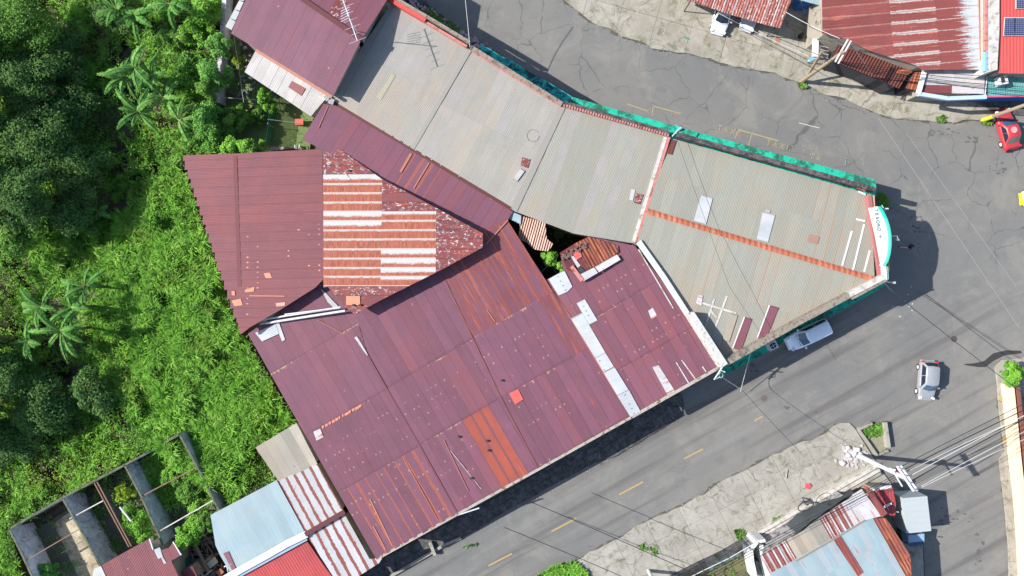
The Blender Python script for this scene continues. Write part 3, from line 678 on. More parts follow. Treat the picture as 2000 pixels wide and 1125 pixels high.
for p in [(980, 743), (896, 853), (920, 934), (954, 880), (951, 861)]:
    z = 5
    for _ in range(3): q = W(p[0], p[1], z); z = zfC(q.x, q.y)+.1
    mb = MB(); mb.prism([(q.x+.11*math.cos(t), q.y+.11*math.sin(t)) for t in [k*1.0472 for k in range(6)]], z-.1, z+.12); mb.out('roof_vent', M_dst, bC)
# long white pipes lying across the notch under the pink roof
pp = thing('pipe_stack', 'white plastic pipes lying across the notch between the pink shed and the purple roof', 'pipes', W(590, 615, 0))
for a, b, r in [((513, 624, 5.75), (666, 600, 6.1), .09), ((520, 631, 5.72), (674, 607, 6.05), .11), ((508, 633, 5.6), (560, 624, 5.8), .06), ((556, 614, 6.0), (664, 601, 6.2), .06)]:
    MB().tube([W(*a), W(*b)], r).out('pipe', M_wp2, pp)

# ================================================================= F: purple roof with white strip
Fp = [(1066, 547), (1100, 530), (1095, 497), (1150, 462), (1240, 480), (1342, 612), (1408, 712), (1236, 812)]
def zF(px, py): return 4.95+.0017*((px-1066)*.87-(py-547)*.49)
bF = thing('warehouse', 'purple roof with one long whitish sheet row, left of the grey green roof', 'warehouse', ctr(Fp))
_, zfF = sheets(bF, 'roof_sheet', [(x, y, zF(x, y)) for x, y in Fp], (258, 442), .95, 4.6, lambda i, j, x, y: M_pur[1] if random.random() < .55 else M_pur[2], vbr=[(1066, 480), (1130, 640), (1180, 740), (1236, 812)])
walls(bF, Fp, zfF, M_wall, .5, doors=[(6, 3)])
for q, m in [([(1115, 622), (1137, 611), (1183, 690), (1163, 700)], M_white), ([(1163, 700), (1183, 690), (1199, 716), (1179, 727)], M_wscr), ([(1179, 728), (1200, 717), (1228, 762), (1206, 773)], M_white), ([(1205, 772), (1228, 761), (1252, 805), (1232, 815)], M_wscr),
             ([(1126, 592), (1142, 584), (1167, 626), (1151, 634)], M_wscr), ([(1071, 545), (1096, 531), (1103, 530), (1118, 560), (1108, 570), (1091, 577)], M_wscr)]:
    patch(bF, 'pale_sheet', q, zfF, m, .09)
patch(bF, 'roof_patch', [(1266, 607), (1275, 601), (1284, 618), (1273, 625)], zfF, M_wrd, .07)
patch(bF, 'roof_patch', [(1274, 717), (1286, 713), (1318, 763), (1304, 772)], zfF, M_wrd, .07)
for a, b in [((1321, 708), (1345, 748)), ((1331, 703), (1358, 740)), ((1372, 716), (1379, 726)), ((1247, 487), (1315, 602))]:
    stripb(bF, 'lap_strip', [a, b], .10, .02, M_wpaint, zf=zfF, up=.06)
stripb(bF, 'eave_gutter', [(1234, 814), (1410, 714)], .28, .2, M_fas, zf=zfF, up=-.05)
stripb(bF, 'side_flashing', [(1076, 563), (1115, 622), (1180, 730), (1233, 815)], .14, .05, M_ridge, zf=zfF, up=.05)
pts = [(1247, 472), (1295, 540), (1342, 613)]
stripb(bF, 'valley_gutter', pts, .5, .12, M_silv and flat('pale_gutter', (.42, .43, .42), .35, 3, .6, dirt=.3, dirtc=(.2, .18, .15)), z=5.6)
stripb(bF, 'party_wall', [(1347, 612), (1412, 712)], .55, 1.3, flat('pale_wall_top', (.40, .39, .37), .3, 3, .8, dirt=.4, dirtc=(.2, .2, .19)), z=5.75)
stripb(bF, 'party_wall_edge', [(1340, 613), (1404, 715)], .20, 1.1, M_wpaint, z=5.7)

# I: small rusty roof attached at the courtyard
Ip = [(1093, 494), (1122, 476), (1150, 462), (1207, 480), (1208, 492), (1195, 502), (1133, 535), (1108, 528)]
bI = thing('outhouse', 'small rust brown ribbed roof with red and white scraps beside the dark courtyard', 'shed', ctr(Ip))
_, zfI = sheets(bI, 'roof_sheet', [(x, y, 5.35) for x, y in Ip], (25, 44), .42, 6, lambda i, j, x, y: M_brn if x > 1135 else M_dark, tilt=.10, thick=.05)
patch(bI, 'roof_patch', [(1118, 494), (1131, 488), (1137, 501), (1126, 508)], zfI, M_salmon, .14)
patch(bI, 'roof_patch', [(1113, 498), (1118, 497), (1134, 519), (1128, 523)], zfI, M_white, .13)
patch(bI, 'pale_sheet', [(1131, 537), (1160, 522), (1168, 533), (1140, 549)], zfI, M_wrd, .2)
patch(bI, 'pale_sheet', [(1162, 521), (1205, 497), (1212, 507), (1170, 532)], zfI, M_wrd, .2)
patch(bI, 'dark_opening', [(1126, 527), (1136, 522), (1143, 530), (1133, 535)], zfI, M_dst, .16)
stripb(bI, 'coping', [(1116, 520), (1137, 548)], .35, .12, M_pinkp, z=5.55)
mb = MB(); r_ = random.Random(5)
for k in range(46):
    x, y = r_.uniform(1098, 1145), 0; y = 500-(x-1098)*.55+r_.uniform(-4, 9); c = W(x, y, 5.55)
    mb.box((c.x, c.y, 5.5), (r_.uniform(.1, .35), r_.uniform(.06, .2), r_.uniform(.05, .2)), r_.uniform(0, 3))
mb.out('scrap_heap', flat('scrap', (.14, .08, .07), .8, 6), bI, kind='stuff')
walls(bI, [(1095, 496), (1150, 464), (1205, 482), (1135, 533), (1110, 526)], zfI, M_wall, .3)

# courtyard
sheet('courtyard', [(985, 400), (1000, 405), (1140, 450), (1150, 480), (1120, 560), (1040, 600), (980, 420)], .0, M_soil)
Hp = [(1013, 425), (1066, 441), (1065, 470), (1080, 477), (1076, 481), (1060, 492), (1042, 485), (1028, 472), (1012, 468), (1012, 450)]
bH = thing('courtyard_shed', 'little roof of brown clay tile rows in the dark courtyard', 'shed', ctr(Hp))
Hp = [(1016, 421), (1065, 434), (1068, 466), (1080, 476), (1076, 484), (1069, 491), (1042, 487), (1030, 474), (1013, 467), (1015, 440)]
_, zfH = sheets(bH, 'tile_row', [(x, y, 4.8-.004*(y-430)) for x, y in Hp], (-12, 44), .225, 1.1, lambda i, j, x, y: M_tilep, tilt=-.15, thick=.08, gap=.016)
walls(bH, [(1017, 430), (1060, 440), (1060, 480), (1018, 464)], zfH, M_wall, .3)
o = thing('courtyard_canopy', 'pale blue sheet canopy wedged under the beige roof at the courtyard', 'canopy', W(1005, 430, 0))
sheets(o, 'roof_sheet', [(1000, 412), (1019, 423), (1016, 441), (992, 428)] and [(1001, 414, 4.9), (1018, 421, 4.9), (1017, 438, 4.8), (993, 427, 4.8)], (1, .5), .9, 1.6, lambda i, j, x, y: M_blue)
mb = MB()
for p in [(1001, 414), (1018, 421), (1017, 438), (993, 427)]: mb.tube([W(p[0], p[1], 0).lerp(W(p[0], p[1], 4), 0) if False else Vector((W(p[0], p[1], 4).x, W(p[0], p[1], 4).y, 0)), W(p[0], p[1], 4.75)], .04)
mb.out('post', M_dst, o)
o = thing('wire_frame', 'thin bent metal frame standing in the dark courtyard', 'frame', W(1070, 520, 0))
MB().tube([W(1055, 533, 2), W(1074, 516, 2.1), W(1086, 532, 2)], .025).out('rod', M_steel, o)

# ================================================================= D: chain of beige roofs along the north road
D1 = [(764, 8), (918, 95), (805, 290), (650, 196), (660, 160)]; D2 = [(918, 95), (1095, 205), (1003, 411), (805, 290)]
D3 = [(1100, 207), (1307, 266), (1241, 476), (1120, 456), (1003, 412)]
bD = thing('commercial_building', 'long bent building with three bays of beige roof along the upper road', 'building', ctr(D1+D2+D3))
ch = lambda i, j, x, y: M_bei[0] if random.random() < .6 else M_bei[1]
_, zf1 = sheets(bD, 'roof_sheet', [(x, y, 5.05) for x, y in D1], (-113, 195), .98, 5.5, ch, tilt=.014)
_, zf2 = sheets(bD, 'roof_sheet', [(x, y, 5.05) for x, y in D2], (-100, 200), .98, 5.8, ch, tilt=.014)
_, zf3 = sheets(bD, 'roof_sheet', [(x, y, 5.05) for x, y in D3], (-74, 208), .98, 11, lambda i, j, x, y: M_gry[1] if random.random() < .5 else M_bei[1], tilt=.014)
for L, zf in ((D1, zf1), (D2, zf2), (D3, zf3)): walls(bD, L, zf, M_wall, .25)
stripb(bD, 'bay_flashing', [(917, 97), (805, 290)], .42, .05, M_bei[0], zf=zf1, up=.035)
stripb(bD, 'bay_flashing', [(1098, 208), (1004, 410)], .6, .05, M_bei[0], zf=zf2, up=.035)
stripb(bD, 'bay_flashing', [(1307, 268), (1243, 473)], .22, .16, M_pinkp, zf=zf3, up=.1)
stripb(bD, 'bay_edge', [(1300, 268), (1237, 472)], .3, .06, M_wpaint, zf=zf3, up=.06)
stripb(bD, 'parapet', [(748, -8, 5.3), (832, 41, 5.3)], .42, .55, M_redc)
stripb(bD, 'parapet_cap', [(752, -14, 5.5), (838, 36, 5.5), (918, 84, 5.5)], .25, .5, M_par)
stripb(bD, 'parapet', [(832, 44, 5.2), (912, 92, 5.2)], .22, .4, M_pinkp)
stripb(bD, 'parapet', [(920, 93, 5.25), (1098, 204, 5.25)], .35, .45, M_par)
stripb(bD, 'coping', [(922, 99, 5.12), (1096, 207, 5.12)], .2, .3, M_pinkp)
mb = MB()
for k in range(40):
    t = k/39; c = W(1102+t*202, 206+t*58, 5.3); mb.box((c.x, c.y, 5.28), (.16, .24, .22), -.28+random.uniform(-.1, .1))
mb.out('coping', M_pinkp, bD, kind='stuff')
stripb(bD, 'parapet', [(1102, 201, 5.15), (1305, 259, 5.15)], .3, .4, M_pard)
patch(bD, 'roof_patch', [(1020, 307), (1036, 311), (1031, 328), (1017, 324)], zf2, M_speck, .08)
patch(bD, 'roof_patch', [(1016, 329), (1025, 334), (1010, 354), (1002, 350)], zf2, M_silv, .14, .1)
patch(bD, 'roof_patch', [(1243, 377), (1257, 380), (1250, 399), (1238, 396)], zf3, M_speck, .08)
patch(bD, 'roof_patch', [(1233, 369), (1241, 370), (1236, 392), (1229, 390)], zf3, M_white, .06)
patch(bD, 'roof_patch', [(766, 142), (772, 148), (744, 195), (735, 190)], zf1, flat('yellowish_patch', (.28, .265, .19), .3, 4), .05)
stripb(bD, 'corner_flashing', [(637, 186), (642, 196), (652, 200)], .5, .12, M_white, z=5.3)
MB().tube([W(1038+12*math.cos(t), 264+12*math.sin(t), 5.2) for t in [k*.3 for k in range(20)]], .016).out('wire_loop', M_fas, bD)
# green canopy over the pavement
M_gs = M_green
mb = MB()
segs = [((938, 86), (976, 106)), ((976, 106), (1036, 152)), ((1036, 152), (1113, 192))]
outl = [(938, 88), (958, 96), (978, 110), (1000, 118), (1040, 144), (1080, 166), (1116, 188)]
inn = [(1090, 225), (1000, 170), (925, 118)]
P = [W(x, y, 2.8) for x, y in outl+inn]; mb.prism([(p.x, p.y) for p in P], 2.62, 2.8)
mb.out('canopy_slab', flat('shaded_green_canopy', (.02, .42, .38), .3, 1.1, .7, dirt=.8, dirtc=(.01, .04, .05)), bD)  # same green canopy, with the roof's blue-teal shade put into its colour
mb = MB(); P = [W(x, y, 3.3) for x, y in [(1116, 189), (1322, 247), (1322, 290), (1110, 232)]]; mb.prism([(p.x, p.y) for p in P], 3.1, 3.3); mb.out('canopy_slab', M_green, bD)

# D4: east building
bE = thing('corner_shop', 'grey green roofed corner building with orange ridge and rounded white sign', 'shop', ctr([(1320, 275), (1700, 380), (1718, 545), (1420, 700), (1245, 465)]))
N4 = [(1318, 272, 4.95), (1700, 380, 4.95), (1708, 543, 5.55), (1266, 410, 5.55), (1306, 268, 4.95)]
S4 = [(1266, 410, 5.55), (1708, 543, 5.55), (1714, 548, 5.5), (1425, 703, 5.1), (1350, 612, 5.2), (1245, 470, 5.35)]
_, zfN = sheets(bE, 'roof_sheet', N4, (-56, 200), .98, 4.6, lambda i, j, x, y: M_gryr if (x > 1590 and random.random() < .6) else (M_gry[0] if random.random() < .5 else M_gry[1]), tilt=.014)
_, zfS = sheets(bE, 'roof_sheet', S4, (-56, 200), .98, 4.6, lambda i, j, x, y: M_gryr if (x > 1340 and random.random() < .5) else (M_gry[0] if random.random() < .5 else M_gry[1]), tilt=.014)
walls(bE, [(p[0], p[1]) for p in N4], zfN, M_wall, .3, doors=[(0, 6), (1, 2)]); walls(bE, [(p[0], p[1]) for p in S4], zfS, M_wall, .3, doors=[(2, 4)])
rc = [(1265+(1708-1265)*k/11, 412+(545-412)*k/11) for k in range(12)]
for a, b in zip(rc[:-1], rc[1:]):
    P = [W(a[0], a[1]-5, 5.62), W(b[0], b[1]-5, 5.62), W(b[0], b[1], 5.72), W(b[0], b[1]+6, 5.62), W(a[0], a[1]+6, 5.62), W(a[0], a[1], 5.72)]
    mesh('ridge_cap', P, [[0, 5, 2, 1], [5, 4, 3, 2]], M_ridge, bE, uvs={'m': [(p.x, p.y) for p in P], 'cell': [(0, 0), (1, 0), (1, .5), (1, 1), (0, 1), (0, .5)]})
for q, m in [([(1370, 381), (1392, 387), (1379, 438), (1355, 432)], M_white), ([(1490, 414), (1514, 420), (1500, 473), (1478, 468)], M_white), ([(1496, 409), (1505, 411), (1503, 416), (1495, 414)], M_silv),
             ([(1298, 272), (1321, 274), (1312, 302), (1297, 298)], M_brib), ([(1581, 458), (1601, 462), (1597, 476), (1578, 472)], metal('faint_red_patch', (.27, .15, .12), (.25, .18, .15), .05))]:
    patch(bE, 'roof_patch', q, zfN, m, .09)
for q, m in [([(1454, 619), (1469, 623), (1447, 685), (1432, 680)], M_pur[2]), ([(1503, 596), (1521, 601), (1498, 657), (1480, 661)], M_pur[2]), ([(1364, 575), (1373, 577), (1370, 597), (1359, 592)], M_wrd), ([(1427, 612), (1441, 616), (1424, 668), (1411, 664)], M_beip)]:
    patch(bE, 'roof_patch', q, zfS, m, .10)
stripb(bE, 'paint_stripe', [(1503, 596), (1479, 660)], .10, .03, M_wp2, zf=zfS, up=.12)
stripb(bE, 'paint_stripe', [(1454, 619), (1431, 680)], .10, .03, M_wp2, zf=zfS, up=.12)
for a, b in [((1664, 451), (1645, 519)), ((1688, 438), (1666, 528)), ((1699, 489), (1688, 531)), ((1672, 428), (1690, 432))]: stripb(bE, 'paint_stripe', [a, b], .16, .03, M_wp2, zf=zfN, up=.05)
for a, b in [((1372, 592), (1438, 612)), ((1420, 578), (1397, 640)), ((1395, 584), (1377, 640)), ((1388, 607), (1400, 620))]: stripb(bE, 'paint_stripe', [a, b], .17, .03, M_wpaint, zf=zfS, up=.05)
stripb(bE, 'parapet', [(1322, 264, 5.2), (1706, 371, 5.2)], .42, .6, M_pard)
stripb(bE, 'coping', [(1400, 284, 5.0), (1600, 340, 5.0), (1690, 372, 5.05)], .14, .25, M_pinkp)
stripb(bE, 'parapet', [(1412, 710, 5.72), (1560, 627, 5.72), (1655, 576, 5.72)], .52, .85, M_par)
stripb(bE, 'parapet', [(1655, 576, 5.72), (1722, 541, 5.72)], .46, .85, M_wpaint)
stripb(bE, 'parapet_edge', [(1662, 583, 5.9), (1727, 548, 5.9)], .18, .6, M_par)
stripb(bE, 'curved_flashing', [(1600, 606, 5.35), (1628, 590, 5.4), (1650, 580, 5.45), (1680, 566, 5.45)], .25, .1, M_peach)
mb = MB(); P = [W(x, y, 3.3) for x, y in [(1325, 248), (1711, 352), (1711, 374), (1700, 420), (1322, 290)]]; mb.prism([(p.x, p.y) for p in P], 3.1, 3.3); mb.out('canopy_slab', M_green, bE)
stripb(bE, 'parapet', [(1695, 382, 5.3), (1702, 440, 5.3), (1718, 545, 5.4)], .32, .6, flat('dusty_pink_wall', (.27, .10, .10), .4, 3, .8))
mb = MB(); P = [W(x, y, 5.45) for x, y in [(1695, 380), (1708, 383), (1709, 404), (1699, 404)]]; mb.prism([(p.x, p.y) for p in P], 4.6, 5.45); mb.out('corner_pier', flat('peach_paint', (.5, .26, .16), .2, 3), bE)
stripb(bE, 'corner_cap', [(1676, 374, 5.4), (1690, 380, 5.5)], .12, .12, M_wp2)
arc = [(1717, 404), (1724, 414), (1730, 427), (1735, 442), (1738, 459), (1738.5, 477), (1736.5, 495), (1733, 508), (1727, 519)]
mb = MB(); P = [W(x, y, 6.1) for x, y in [(1698, 406)]+arc+[(1722, 519), (1711, 460)]]; mb.prism([(p.x, p.y) for p in P], 5.9, 6.1)
sl = mb.out('sign_slab', M_wp2, bE)
mb = MB(); Q = [W(x, y, 6.25) for x, y in arc]; 
for a, b in zip(Q[:2], Q[1:3]): mb.bar(a+Vector((0, 0, -.1)), b+Vector((0, 0, -.1)), .17, .4)
mb.out('sign_rim', M_green2, bE)
mb = MB()
for a, b in zip(Q[2:-1], Q[3:]): mb.bar(a+Vector((0, 0, -.1)), b+Vector((0, 0, -.1)), .17, .4)
mb.out('sign_rim', flat('aqua_rim', (.06, .40, .30), .2, 3), bE)
mb = MB()
for a, b in zip(arc[:-1], arc[1:]):
    A0, B0 = W(*a, 5.6), W(*b, 5.6); mb.prism([(A0.x-.15, A0.y), (B0.x-.15, B0.y), (B0.x-.5, B0.y), (A0.x-.5, A0.y)], 2.9, 5.9)
mb.out('sign_front', M_wp2, bE)
M_txt = flat('green_letter_paint', (.005, .09, .07), .1, 3)
for k, chx in enumerate('TESORO'):
    t = k/5; text('sign_letter', chx, 1711+t*4.5+(t*t)*.6, 411+t*37, .38, -78, M_txt, z=.02, parent=bE, hgt=6.1, sx=1.2, ext=.01)
text('sign_letter', '+', 1718, 462, .75, -80, flat('grey_letter', (.20, .22, .21), .1, 3), z=.02, parent=bE, hgt=6.1, ext=.01)
stripb(bE, 'front_wall', [(1722, 519, 5.6), (1724, 548, 5.6)], .28, 1.0, M_wp2)
stripb(bE, 'front_wall_edge', [(1727, 520, 5.5), (1728, 546, 5.5)], .16, 1.0, M_greenp)
def bracket(label, pts, mat=M_wp2, r=.05, parent=None):
    o = thing('sign_lamp', label, 'lamp', W(pts[0][0], pts[0][1], 0)); MB().tube([W(*p) for p in pts], r).out('lamp_arm', mat, o)
    c = W(*pts[-1]); MB().box((c.x, c.y, c.z-.1), (.26, .18, .14)).out('lamp_head', mat, o); return o
bracket('white lamp on an arm reaching out from the middle of the rounded white sign', [(1738, 461, 5.6), (1752, 461, 5.6), (1754, 468, 5.5)])
bracket('white lamp on an arm at the pointed south corner of the corner shop', [(1724, 548, 5.4), (1735, 551, 5.4), (1747, 552, 5.3)])
bracket('small white lamp at the top end of the rounded sign', [(1722, 401, 5.3), (1729, 411, 5.2), (1733, 408, 5.2)], r=.04)
yf = thing('sign_bracket', 'thin yellow triangular steel bracket under the rounded sign', 'bracket', W(1730, 520, 0))
MB().tube([W(1735, 503, 4.2), W(1737, 529, 4.0), W(1722, 530, 4.0), W(1730, 516, 4.1), W(1737, 529, 4.0)], .05).out('rod', M_yelc, yf)
gt = thing('canopy_sign', 'small teal triangular panel with a white strut standing on the green canopy', 'sign', W(1320, 250, 0))
mesh('panel', [W(1316, 262, 3.2), W(1318, 243, 3.2), W(1333, 251, 3.6), W(1316, 262, 3.1), W(1318, 243, 3.1), W(1333, 251, 3.5)], [[0, 2, 1], [3, 4, 5], [0, 1, 4, 3], [1, 2, 5, 4], [2, 0, 3, 5]], flat('teal_panel', (.01, .25, .26), .2, 3), gt)
MB().tube([W(1313, 266, 5.2), W(1330, 249, 4.9)], .06).out('strut', M_wp2, gt)

# ================================================================= E: gabled purple house, upper left
E1 = [(451, 65, 6.45), (651, 187, 6.65), (706, 78, 6.85), (594, 0, 6.85), (500, -66, 6.85), (480, 2, 6.5)]
E2 = [(706, 78, 6.85), (757, -2, 6.0), (785, -52, 5.4), (590, -170, 5.4), (500, -66, 6.85)]
bG = thing('house', 'tall purple gabled house with a television aerial on its ridge, above the garden', 'house', ctr([(451, 65), (651, 187), (706, 78), (594, 0)]))
_, zE1 = sheets(bG, 'roof_sheet', E1, (-57, 109), .93, 7.5, lambda i, j, x, y: M_pur[1] if random.random() < .5 else M_pur[0])
_, zE2 = sheets(bG, 'roof_sheet', E2, (-57, 109), .93, 7, lambda i, j, x, y: M_speck if random.random() < .35 else M_pur[2])
walls(bG, [(451, 65), (651, 187), (706, 78), (500, -66)], zE1, M_wall, .5); walls(bG, [(706, 78), (785, -52), (590, -170), (500, -66)], zE2, M_wall, .4)
stripb(bG, 'ridge_cap', [(500, -66, 6.95), (594, 0, 6.95), (706, 77, 6.95)], .42, .08, M_dark)
stripb(bG, 'eave_flashing', [(500, 98, 5.9), (600, 160, 5.9), (648, 190, 5.9)], .25, .15, flat('salmon_trim', (.36, .16, .12), .3, 3))
for k in range(4):
    patch(bG, 'side_sheet', [(440+k*9, 52-k*17), (452+k*8, 59-k*19), (460+k*8, 42-k*19), (449+k*9, 35-k*17)], lambda x, y: 5.9, M_white, .02)
ae = thing('aerial', 'pale television aerial on the ridge end of the gabled purple house', 'aerial', W(700, 76, 0))
MB().tube([W(698, 62, 6.8), W(698, 62, 6.8).lerp(Vector((W(698, 62, 6.8).x, W(698, 62, 6.8).y, 10.4)), 1)], .035).out('mast', M_steel, ae)
q = Vector((W(698, 62, 6.8).x, W(698, 62, 6.8).y, 9.9)); mb = MB(); a = q+Vector((-.5, 1.5, 0)); b = q+Vector((.7, -1.9, 0)); mb.tube([a, b], .04); mb.out('boom', M_steel, ae)
mb = MB()
for k in range(7):
    c = a.lerp(b, k/6); w_ = .25+.5*abs(math.sin(k*1.3)); dd = Vector((.93, .36, 0)); mb.tube([c-dd*w_, c+dd*w_], .016)
for k in range(5): c = q+Vector((-.9, .9-k*.22, -.9)); mb.tube([c, c+Vector((.8, .25, .3))], .02)
mb.out('rod', M_steel, ae)
# lean-to of the house
Gp = [(499, 99), (644, 184), (607, 227), (478, 141)]
bL = thing('lean_to_shed', 'galvanised grey lean-to roof with one rusty sheet between the gabled house and the lawn', 'shed', ctr(Gp))
_, zL = sheets(bL, 'roof_sheet', [(499, 99, 3.7), (644, 184, 3.7), (607, 227, 3.1), (478, 141, 3.1)], (-28, 42), .86, 6, lambda i, j, x, y: M_silv)
patch(bL, 'roof_patch', [(570, 158), (597, 173), (588, 187), (563, 170)], zL, M_dark, .07, d=(-28, 42))
patch(bL, 'roof_patch', [(628, 176), (640, 184), (633, 197), (622, 190)], lambda x, y: 5.3, M_wpaint, .02)
walls(bL, Gp, zL, M_wall, .3)
# garden
sheet('lawn', [(470, 130), (520, 150), (612, 226), (604, 304), (420, 304), (430, 190), (440, 60), (470, 70)], .03, M_lawn)
fn = thing('net_fence', 'green net fence on thin posts across the small garden', 'fence', W(537, 240, 0))
mb = MB(); P = [W(543, 188), W(540, 215), W(536, 250), W(531, 292)]
for p in P: mb.tube([p, p+Vector((0, 0, 1.9))], .035)
mb.out('post', M_wpaint, fn)
gN = G('green_net'); m_ = gN.fin((.02, .16, .09), .8, 0, .1); m_.node_tree.nodes
tb = gN.n.new('ShaderNodeBsdfTransparent'); ms = gN.n.new('ShaderNodeMixShader'); ms.inputs[0].default_value = .62
gN.t.links.new(gN.b.outputs[0], ms.inputs[1]); gN.t.links.new(tb.outputs[0], ms.inputs[2]); gN.t.links.new(ms.outputs[0], gN.out.inputs[0])
mb = MB()
for a, b in zip(P[:-1], P[1:]): mb.prism([(a.x, a.y), (b.x, b.y), (b.x+.03, b.y), (a.x+.03, a.y)], .05, 1.8)
mb.out('net', m_, fn)
o = thing('crate', 'small red box on the lawn below the galvanised lean-to', 'box', W(588, 241, 0)); c = o.location
mb = MB(); mb.box((c.x, c.y, .55), (.72, .5, .06)); mb.box((c.x, c.y, .28), (.6, .42, .5)); mb.out('body', flat('red_box', (.35, .07, .05), .2, 4), o); MB().box((c.x, c.y, .6), (.8, .58, .05)).out('lid', flat('red_lid', (.42, .10, .07), .2, 4), o)
o = thing('chair', 'white plastic garden chair on the lawn next to the pink shed', 'chair', W(584, 290, 0)); c = o.location
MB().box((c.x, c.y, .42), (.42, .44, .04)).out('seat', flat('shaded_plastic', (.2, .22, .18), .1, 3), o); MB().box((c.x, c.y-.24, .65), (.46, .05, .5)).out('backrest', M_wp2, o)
for sx in (-1, 1):
    MB().box((c.x+sx*.23, c.y, .6), (.06, .5, .05)).out('armrest', M_wp2, o)
    for sy in (-1, 1): MB().tube([(c.x+sx*.19, c.y+sy*.2, 0), (c.x+sx*.19, c.y+sy*.2, .42)], .03).out('leg', M_wp2, o)
o = thing('hen_house', 'small dark red shed roof at the garden end against the pink shed', 'shed', W(556, 297, 0))
sheets(o, 'roof_sheet', [(534, 294, 1.6), (577, 289, 1.6), (577, 303, 1.4), (536, 304, 1.4)], (0, 1), .75, 2, lambda i, j, x, y: M_dark); MB().box((W(556, 297).x, W(556, 297).y, .7), (1.8, .45, 1.4)).out('wall', M_wall, o)
cl = thing('clothes_line', 'pale clothes line strung across the shaded yard beside the tree', 'line', W(460, 150, 0))
mb = MB(); mb.tube([W(457, 72, 2.4), W(466, 130, 2.2), (W(476, 200, 2.2))], .02); mb.tube([W(430, 190, 1.2), W(500, 195, 1.2)], .03); mb.tube([W(522, 233, 1.8), W(582, 240, .9)], .02); mb.out('rope', M_cabw, cl)
bw = thing('boundary_wall', 'grey rough boundary wall between the trees and the gabled house', 'wall', W(432, 60, 0))
mb = MB(); Pw = [W(440, -60, 1.5), W(434, 60, 1.5), (W(424, 165, 1.5)), W(424, 200, 1.5)]
for a, b in zip(Pw[:-1], Pw[1:]): mb.bar(a-Vector((0, 0, .75)), b-Vector((0, 0, .75)), .45, 1.5)
mb.out('masonry', M_wallr, bw)
mb = MB(); r_ = random.Random(8)
for k in range(60):
    c = W(r_.uniform(452, 500), r_.uniform(75, 190)); s_ = r_.uniform(.06, .3); mb.box((c.x, c.y, s_/2), (s_*r_.uniform(.6, 2), s_, s_), r_.uniform(0, 3))
mb.out('yard_rubble', flat('yard_rubble', (.2, .19, .18), .9, 5), kind='stuff')

# ================================================================= roofs, lower left
Jp = [(411, 1006), (540, 938), (596, 1040), (452, 1122), (430, 1085), (421, 1065)]
bJ = thing('house', 'pale blue corrugated roof with a white ridge strip, at the lower left', 'house', ctr(Jp))
_, zJ = sheets(bJ, 'roof_sheet', [(x, y, 3.6) for x, y in Jp], (55, 104), .95, 8, lambda i, j, x, y: M_blue, tilt=.012)
walls(bJ, Jp, zJ, M_wall, .3)
mb = MB(); rr = [(599, 1043), (560, 1062), (520, 1085), (480, 1107), (440, 1130), (330, 1190)]
for a, b in zip(rr[:-1], rr[1:]):
    A0, B0 = W(*a, 3.95), W(*b, 3.95); mb.bar(A0, B0, .62, .14)
mb.out('ridge_cap', flat('white_ridge', (.52, .54, .56), .2, 2, .5), bJ)
stripb(bJ, 'gutter', [(600, 1052, 3.75), (452, 1133, 3.75)], .25, .2, flat('blue_gutter', (.22, .30, .38), .2, 2))
patch(bJ, 'roof_patch', [(436, 1081), (446, 1077), (462, 1113), (455, 1117)], zJ, M_pur[2], .06)
Rp = [(597, 1054), (648, 1126), (700, 1200), (500, 1260), (380, 1180)]
bR = thing('house', 'bright red tiled roof at the bottom edge of the picture', 'house', ctr(Rp))
_, zR = sheets(bR, 'roof_sheet', [(x, y, 3.6) for x, y in Rp], (55, 90), 1.0, 1.8, lambda i, j, x, y: M_red, tilt=.012)
walls(bR, Rp, zR, M_wall, .3)
Kp = [(544, 939), (619, 905), (671, 998), (600, 1043)]
bK = thing('shed', 'upper white corrugated roof with red rust lines, beside the largest purple roof', 'shed', ctr(Kp))
_, zK = sheets(bK, 'roof_sheet', [(x, y, 3.9) for x, y in Kp], (53, 97), .86, 9, lambda i, j, x, y: M_wrust)
walls(bK, Kp, zK, M_wall, .2)
K2 = [(600, 1047), (672, 1003), (721, 1090), (748, 1086), (735, 1135), (700, 1180), (660, 1140)]
bK2 = thing('shed', 'lower rust striped white roof running down to the kerb by the largest purple roof', 'shed', ctr(K2))
_, zK2 = sheets(bK2, 'roof_sheet', [(x, y, 3.7) for x, y in [(600, 1047), (672, 1003), (722, 1092), (748, 1088), (740, 1100), (690, 1132), (660, 1140)]], (53, 97), .86, 9, lambda i, j, x, y: M_wrust)
walls(bK2, K2[:3]+[(735, 1100), (690, 1130), (660, 1135)], zK2, M_wall, .3)
stripb(bK2, 'ridge_cap', [(596, 1044, 4.02), (673, 999, 4.02)], .42, .1, M_dark)
K3 = [(499, 874), (579, 826), (620, 906), (545, 941)]
bK3 = thing('shed', 'pale beige sheet roof between the tall grass and the largest purple roof', 'shed', ctr(K3))
_, zK3 = sheets(bK3, 'roof_sheet', [(x, y, 3.9) for x, y in K3], (43, 74), .80, 9, lambda i, j, x, y: M_beip)
walls(bK3, K3, zK3, M_wall, .2)
Lp = [(199, 1104), (253, 1073), (292, 1052), (301, 1078), (330, 1070), (339, 1058), (355, 1083), (335, 1095), (350, 1128), (360, 1200), (240, 1200)]
bLL = thing('house', 'faded pink roof with a white stepped patch below the roofless ruin', 'house', ctr(Lp))
_, zLL = sheets(bLL, 'roof_sheet', [(x, y, 3.4) for x, y in Lp], (40, 92), .95, 3.2, lambda i, j, x, y: M_pink if random.random() < .7 else M_pinks)
patch(bLL, 'roof_patch', [(300, 1074), (312, 1069), (318, 1088), (325, 1100), (320, 1101), (315, 1089), (309, 1092)], zLL, M_white, .06, d=(40, 92))
